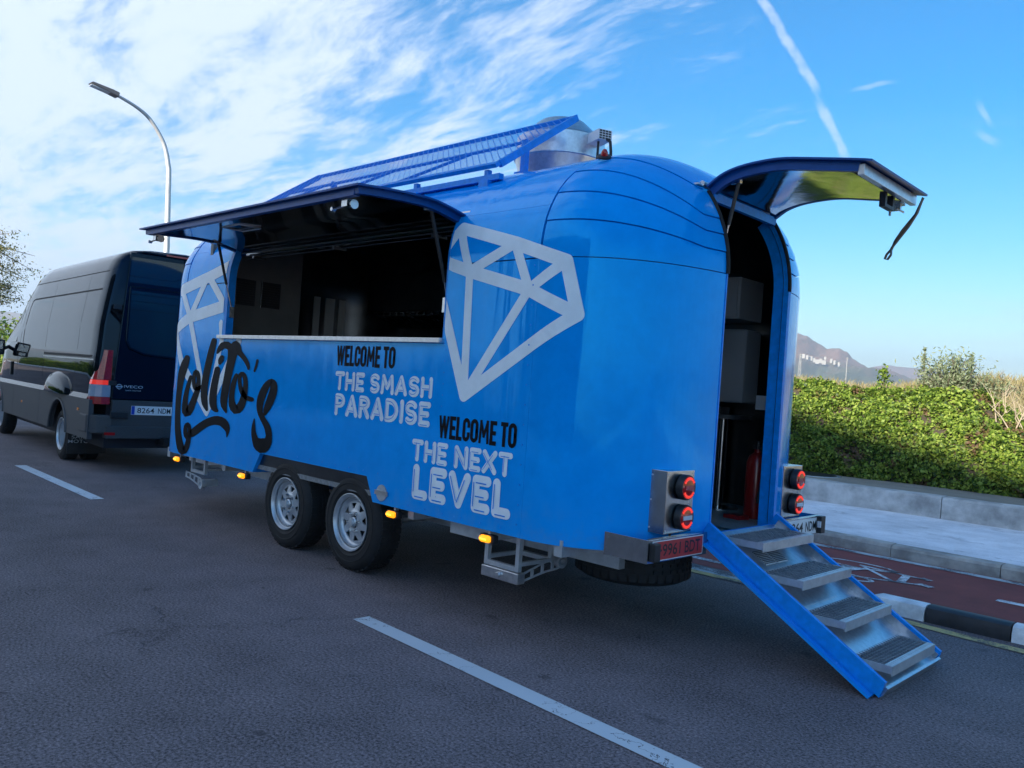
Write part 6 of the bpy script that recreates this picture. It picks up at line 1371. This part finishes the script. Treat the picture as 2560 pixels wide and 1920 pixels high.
def ridge(name,pts,D,depth,nz,seed,nr=30,nc=150,m=ROCK):
    pr=sorted((hdir(*q) for q in pts),key=lambda q:-q[0]); az=[q[0] for q in pr]; el=[q[1] for q in pr]
    rg=np.random.default_rng(seed); ph=rg.uniform(0,6.28,14)
    def top(a):
        if a>=az[0]:return el[0]
        for k in range(len(az)-1):
            if az[k]>=a>=az[k+1]: f=(az[k]-a)/(az[k]-az[k+1]); f=f*f*(3-2*f)*.5+f*.5; return el[k]+(el[k+1]-el[k])*f
        return el[-1]
    def nse(a,t): return sum(math.sin(a*D/ (60/(1.8**q))+t*(7+13*q)+math.sin(t*(5+4*q)+ph[q+7])*1.6+ph[q])*.62**q for q in range(7))
    mb=MB(); A0,A1=az[0]+.05,az[-1]-.05
    def P(i,j):
        a=A0+(A1-A0)*i; t=j
        if t<=.8: s=t/.8; d=D-depth*(1-s); h=(top(a)*D+CAM.z)*(s**1.15)
        else: s=(t-.8)/.2; d=D+depth*.4*s; h=(top(a)*D+CAM.z)*(1-s)
        e=nz*nse(a,t)*math.sin(min(1,t/.8)*math.pi*.84)
        if t>.8: e*=1-(t-.8)/.2
        return (CAM.x+math.cos(a)*d,CAM.y+math.sin(a)*d,max(-2,h+e) if 0<t<1 else -2)
    mb.grid(P,nc,nr); return setp(mb.build(name,m,smooth=1.2),kind='structure'),top
mt,mtop=ridge('mountain',[(1000,700),(1300,720),(1550,745),(1750,760),(1900,790),(1997,829),(2018,838),(2045,858),(2070,866),(2098,867),(2116,878),(2135,895),(2160,912),(2185,925),(2220,940),(2300,960),(2500,985)],2300,1000,13,3,60,420)
ridge('far_hills',[(1900,880),(2100,905),(2160,917),(2195,908),(2215,905),(2245,909),(2290,911),(2330,918),(2420,932),(2560,945),(2900,965),(3300,985)],3900,900,4,8,16,120)
ridge('far_hills',[(-900,700),(-300,752),(-60,766),(0,770),(40,775),(120,790),(260,812),(420,840),(650,870)],3600,900,6,12,16,120)
HOUSEW=mat('white_house_wall',(.34,.32,.29),.8); TILE=mat('terracotta_roof',(.20,.12,.08),.85)
def hill_point(px_,py_):
    a,e=hdir(px_,py_); D=2300; dep=1000; best=None
    for k in range(200):
        s=k/199; d=D-dep*(1-s); h=(mtop(a)*D+CAM.z)*(s**1.15)
        if h>=CAM.z+e*d: return Vector((CAM.x+math.cos(a)*d,CAM.y+math.sin(a)*d,CAM.z+e*d)),a
    return Vector((CAM.x+math.cos(a)*D,CAM.y+math.sin(a)*D,CAM.z+e*D)),a
for k,(hx,hy,sw_) in enumerate(((2009,887,13),(2018,890,10),(2027,893,15),(2035,897,12),(2043,901,16),(2052,899,14),(2060,903,17),(2063,894,10),(2078,899,10),(2086,903,9),(2097,908,8))):
    q,a=hill_point(hx,hy); t=thing('hillside_house','small white house in the cluster on the mountain slope','house',(q.x,q.y,q.z-8),a,'white houses on the mountain slope')
    mb=MB(); mb.box((-4,-sw_/2*.5,0),(4,sw_/2*.5,10.0)); mb.build('wall',HOUSEW,t,local=True); mb=MB(); mb.prism([(-4.6,10.01),(4.6,10.01),(0,11.6)],-sw_/2*.5-.4,sw_/2*.5+.4,'y'); mb.build('roof',TILE,t,local=True)
PYL=mat('pylon_steel',(.30,.30,.29),.6)
def mast(px_,pyb,pyt,D,name,lab,cat,lattice):
    a,e0=hdir(px_,pyb); _,e1=hdir(px_,pyt); x,y=CAM.x+math.cos(a)*D,CAM.y+math.sin(a)*D; z0,z1=-.2,CAM.z+e1*D; t=thing(name,lab,cat,(x,y,z0)); mb=MB()
    if lattice:
        w_=1.3; 
        for sx_ in (-1,1):
            for sy_ in (-1,1): mb.tube([(x+sx_*w_,y+sy_*w_,z0),(x+sx_*.3,y+sy_*.3,z1)],.12,5)
        for k in range(9):
            f=k/9; g=(k+1)/9; wa=w_+(.3-w_)*f; wb=w_+(.3-w_)*g; za=z0+(z1-z0)*f; zb2=z0+(z1-z0)*g
            mb.tube([(x-wa,y-wa,za),(x+wb,y+wb,zb2)],.07,4); mb.tube([(x+wa,y+wa,za),(x-wb,y-wb,zb2)],.07,4)
        mb.build('lattice_tower',PYL,t); mb=MB()
        for f in (.72,.85,.98): mb.tube([(x-2.2,y+2.2,z0+(z1-z0)*f),(x+2.2,y-2.2,z0+(z1-z0)*f)],.10,5)
        mb.build('cross_arm',PYL,t)
    else:
        mb.tube([(x,y,z0),(x,y,z1)],.16,6); mb.build('pole_shaft',PYL,t); MB().tube([(x-1.2,y+1.2,z1-.6),(x+1.2,y-1.2,z1-.6)],.08,5).build('cross_arm',PYL,t)
mast(1999,925,884,560,'power_pylon','pale lattice power pylon in front of the mountain, close to the trailer edge','pylon',True)
mast(2116,928,893,420,'power_pole','thin pale power pole in front of the mountain slope','pole',False)
# ================================================================= UNSEEN BLOCK ADDED ACROSS THE ROAD (to shade the street)
blocker=thing('shade_block','unseen tall pale block added across the road behind the viewer to cast the shade','building',(0,-50,0))
HZ=22.55; HY=-45.
BLOCKER_WALL=mat('shade_block_wall_render',(.40,.385,.36),.8,noise=(1.2,.12)); BLOCKER_ROOF=mat('shade_block_roof_gravel',(.24,.24,.23),.8)
front=[(-42,0),(16.5,0),(16.5,HZ-2.5),(4.2,HZ),(-42,HZ)]
MB().prism(front,HY-.3,HY,'y').build('shade_block_front',BLOCKER_WALL,blocker); MB().prism(front,HY-12,HY-11.7,'y').build('shade_block_rear',BLOCKER_WALL,blocker)
MB().box((-42,HY-11.7,0),(-41.7,HY-.3,HZ)).build('shade_block_end',BLOCKER_WALL,blocker); MB().box((16.2,HY-11.7,0),(16.5,HY-.3,HZ-2.5)).build('shade_block_end',BLOCKER_WALL,blocker)
MB().prism([(-41.7,HZ-.35),(4.2,HZ-.35),(16.2,HZ-2.85),(16.2,HZ-3.05),(4.2,HZ-.55),(-41.7,HZ-.55)],HY-11.7,HY-.3,'y').build('roof',BLOCKER_ROOF,blocker)
for r in range(6):
    for k in range(16):
        x=-41.2+3.6*k; z=1.2+3.3*r
        f=MB().box((x,HY+.01,z),(x+1.6,HY+.07,z+1.5)).build('shade_block_window',GREYP,blocker); MB().box((x+.08,HY+.071,z+.08),(x+1.52,HY+.08,z+1.42)).build('pane',GLASSD,f)
# ================================================================= AIR
HZM=bpy.data.materials.new('air_haze'); HZM.use_nodes=True; _t=HZM.node_tree; _t.nodes.clear(); _pv=_t.nodes.new('ShaderNodeVolumePrincipled'); _pv.inputs['Color'].default_value=(.66,.82,1,1); _pv.inputs['Density'].default_value=.00032; _pv.inputs['Anisotropy'].default_value=.2; _o=_t.nodes.new('ShaderNodeOutputMaterial'); _t.links.new(_pv.outputs[0],_o.inputs['Volume'])
if HAZE: setp(MB().box((-5200,-5200,-1.8),(5200,5200,330)).build('haze',HZM),kind='stuff')
sc.cycles.max_bounces=8; sc.cycles.transparent_max_bounces=8; sc.cycles.volume_bounces=0
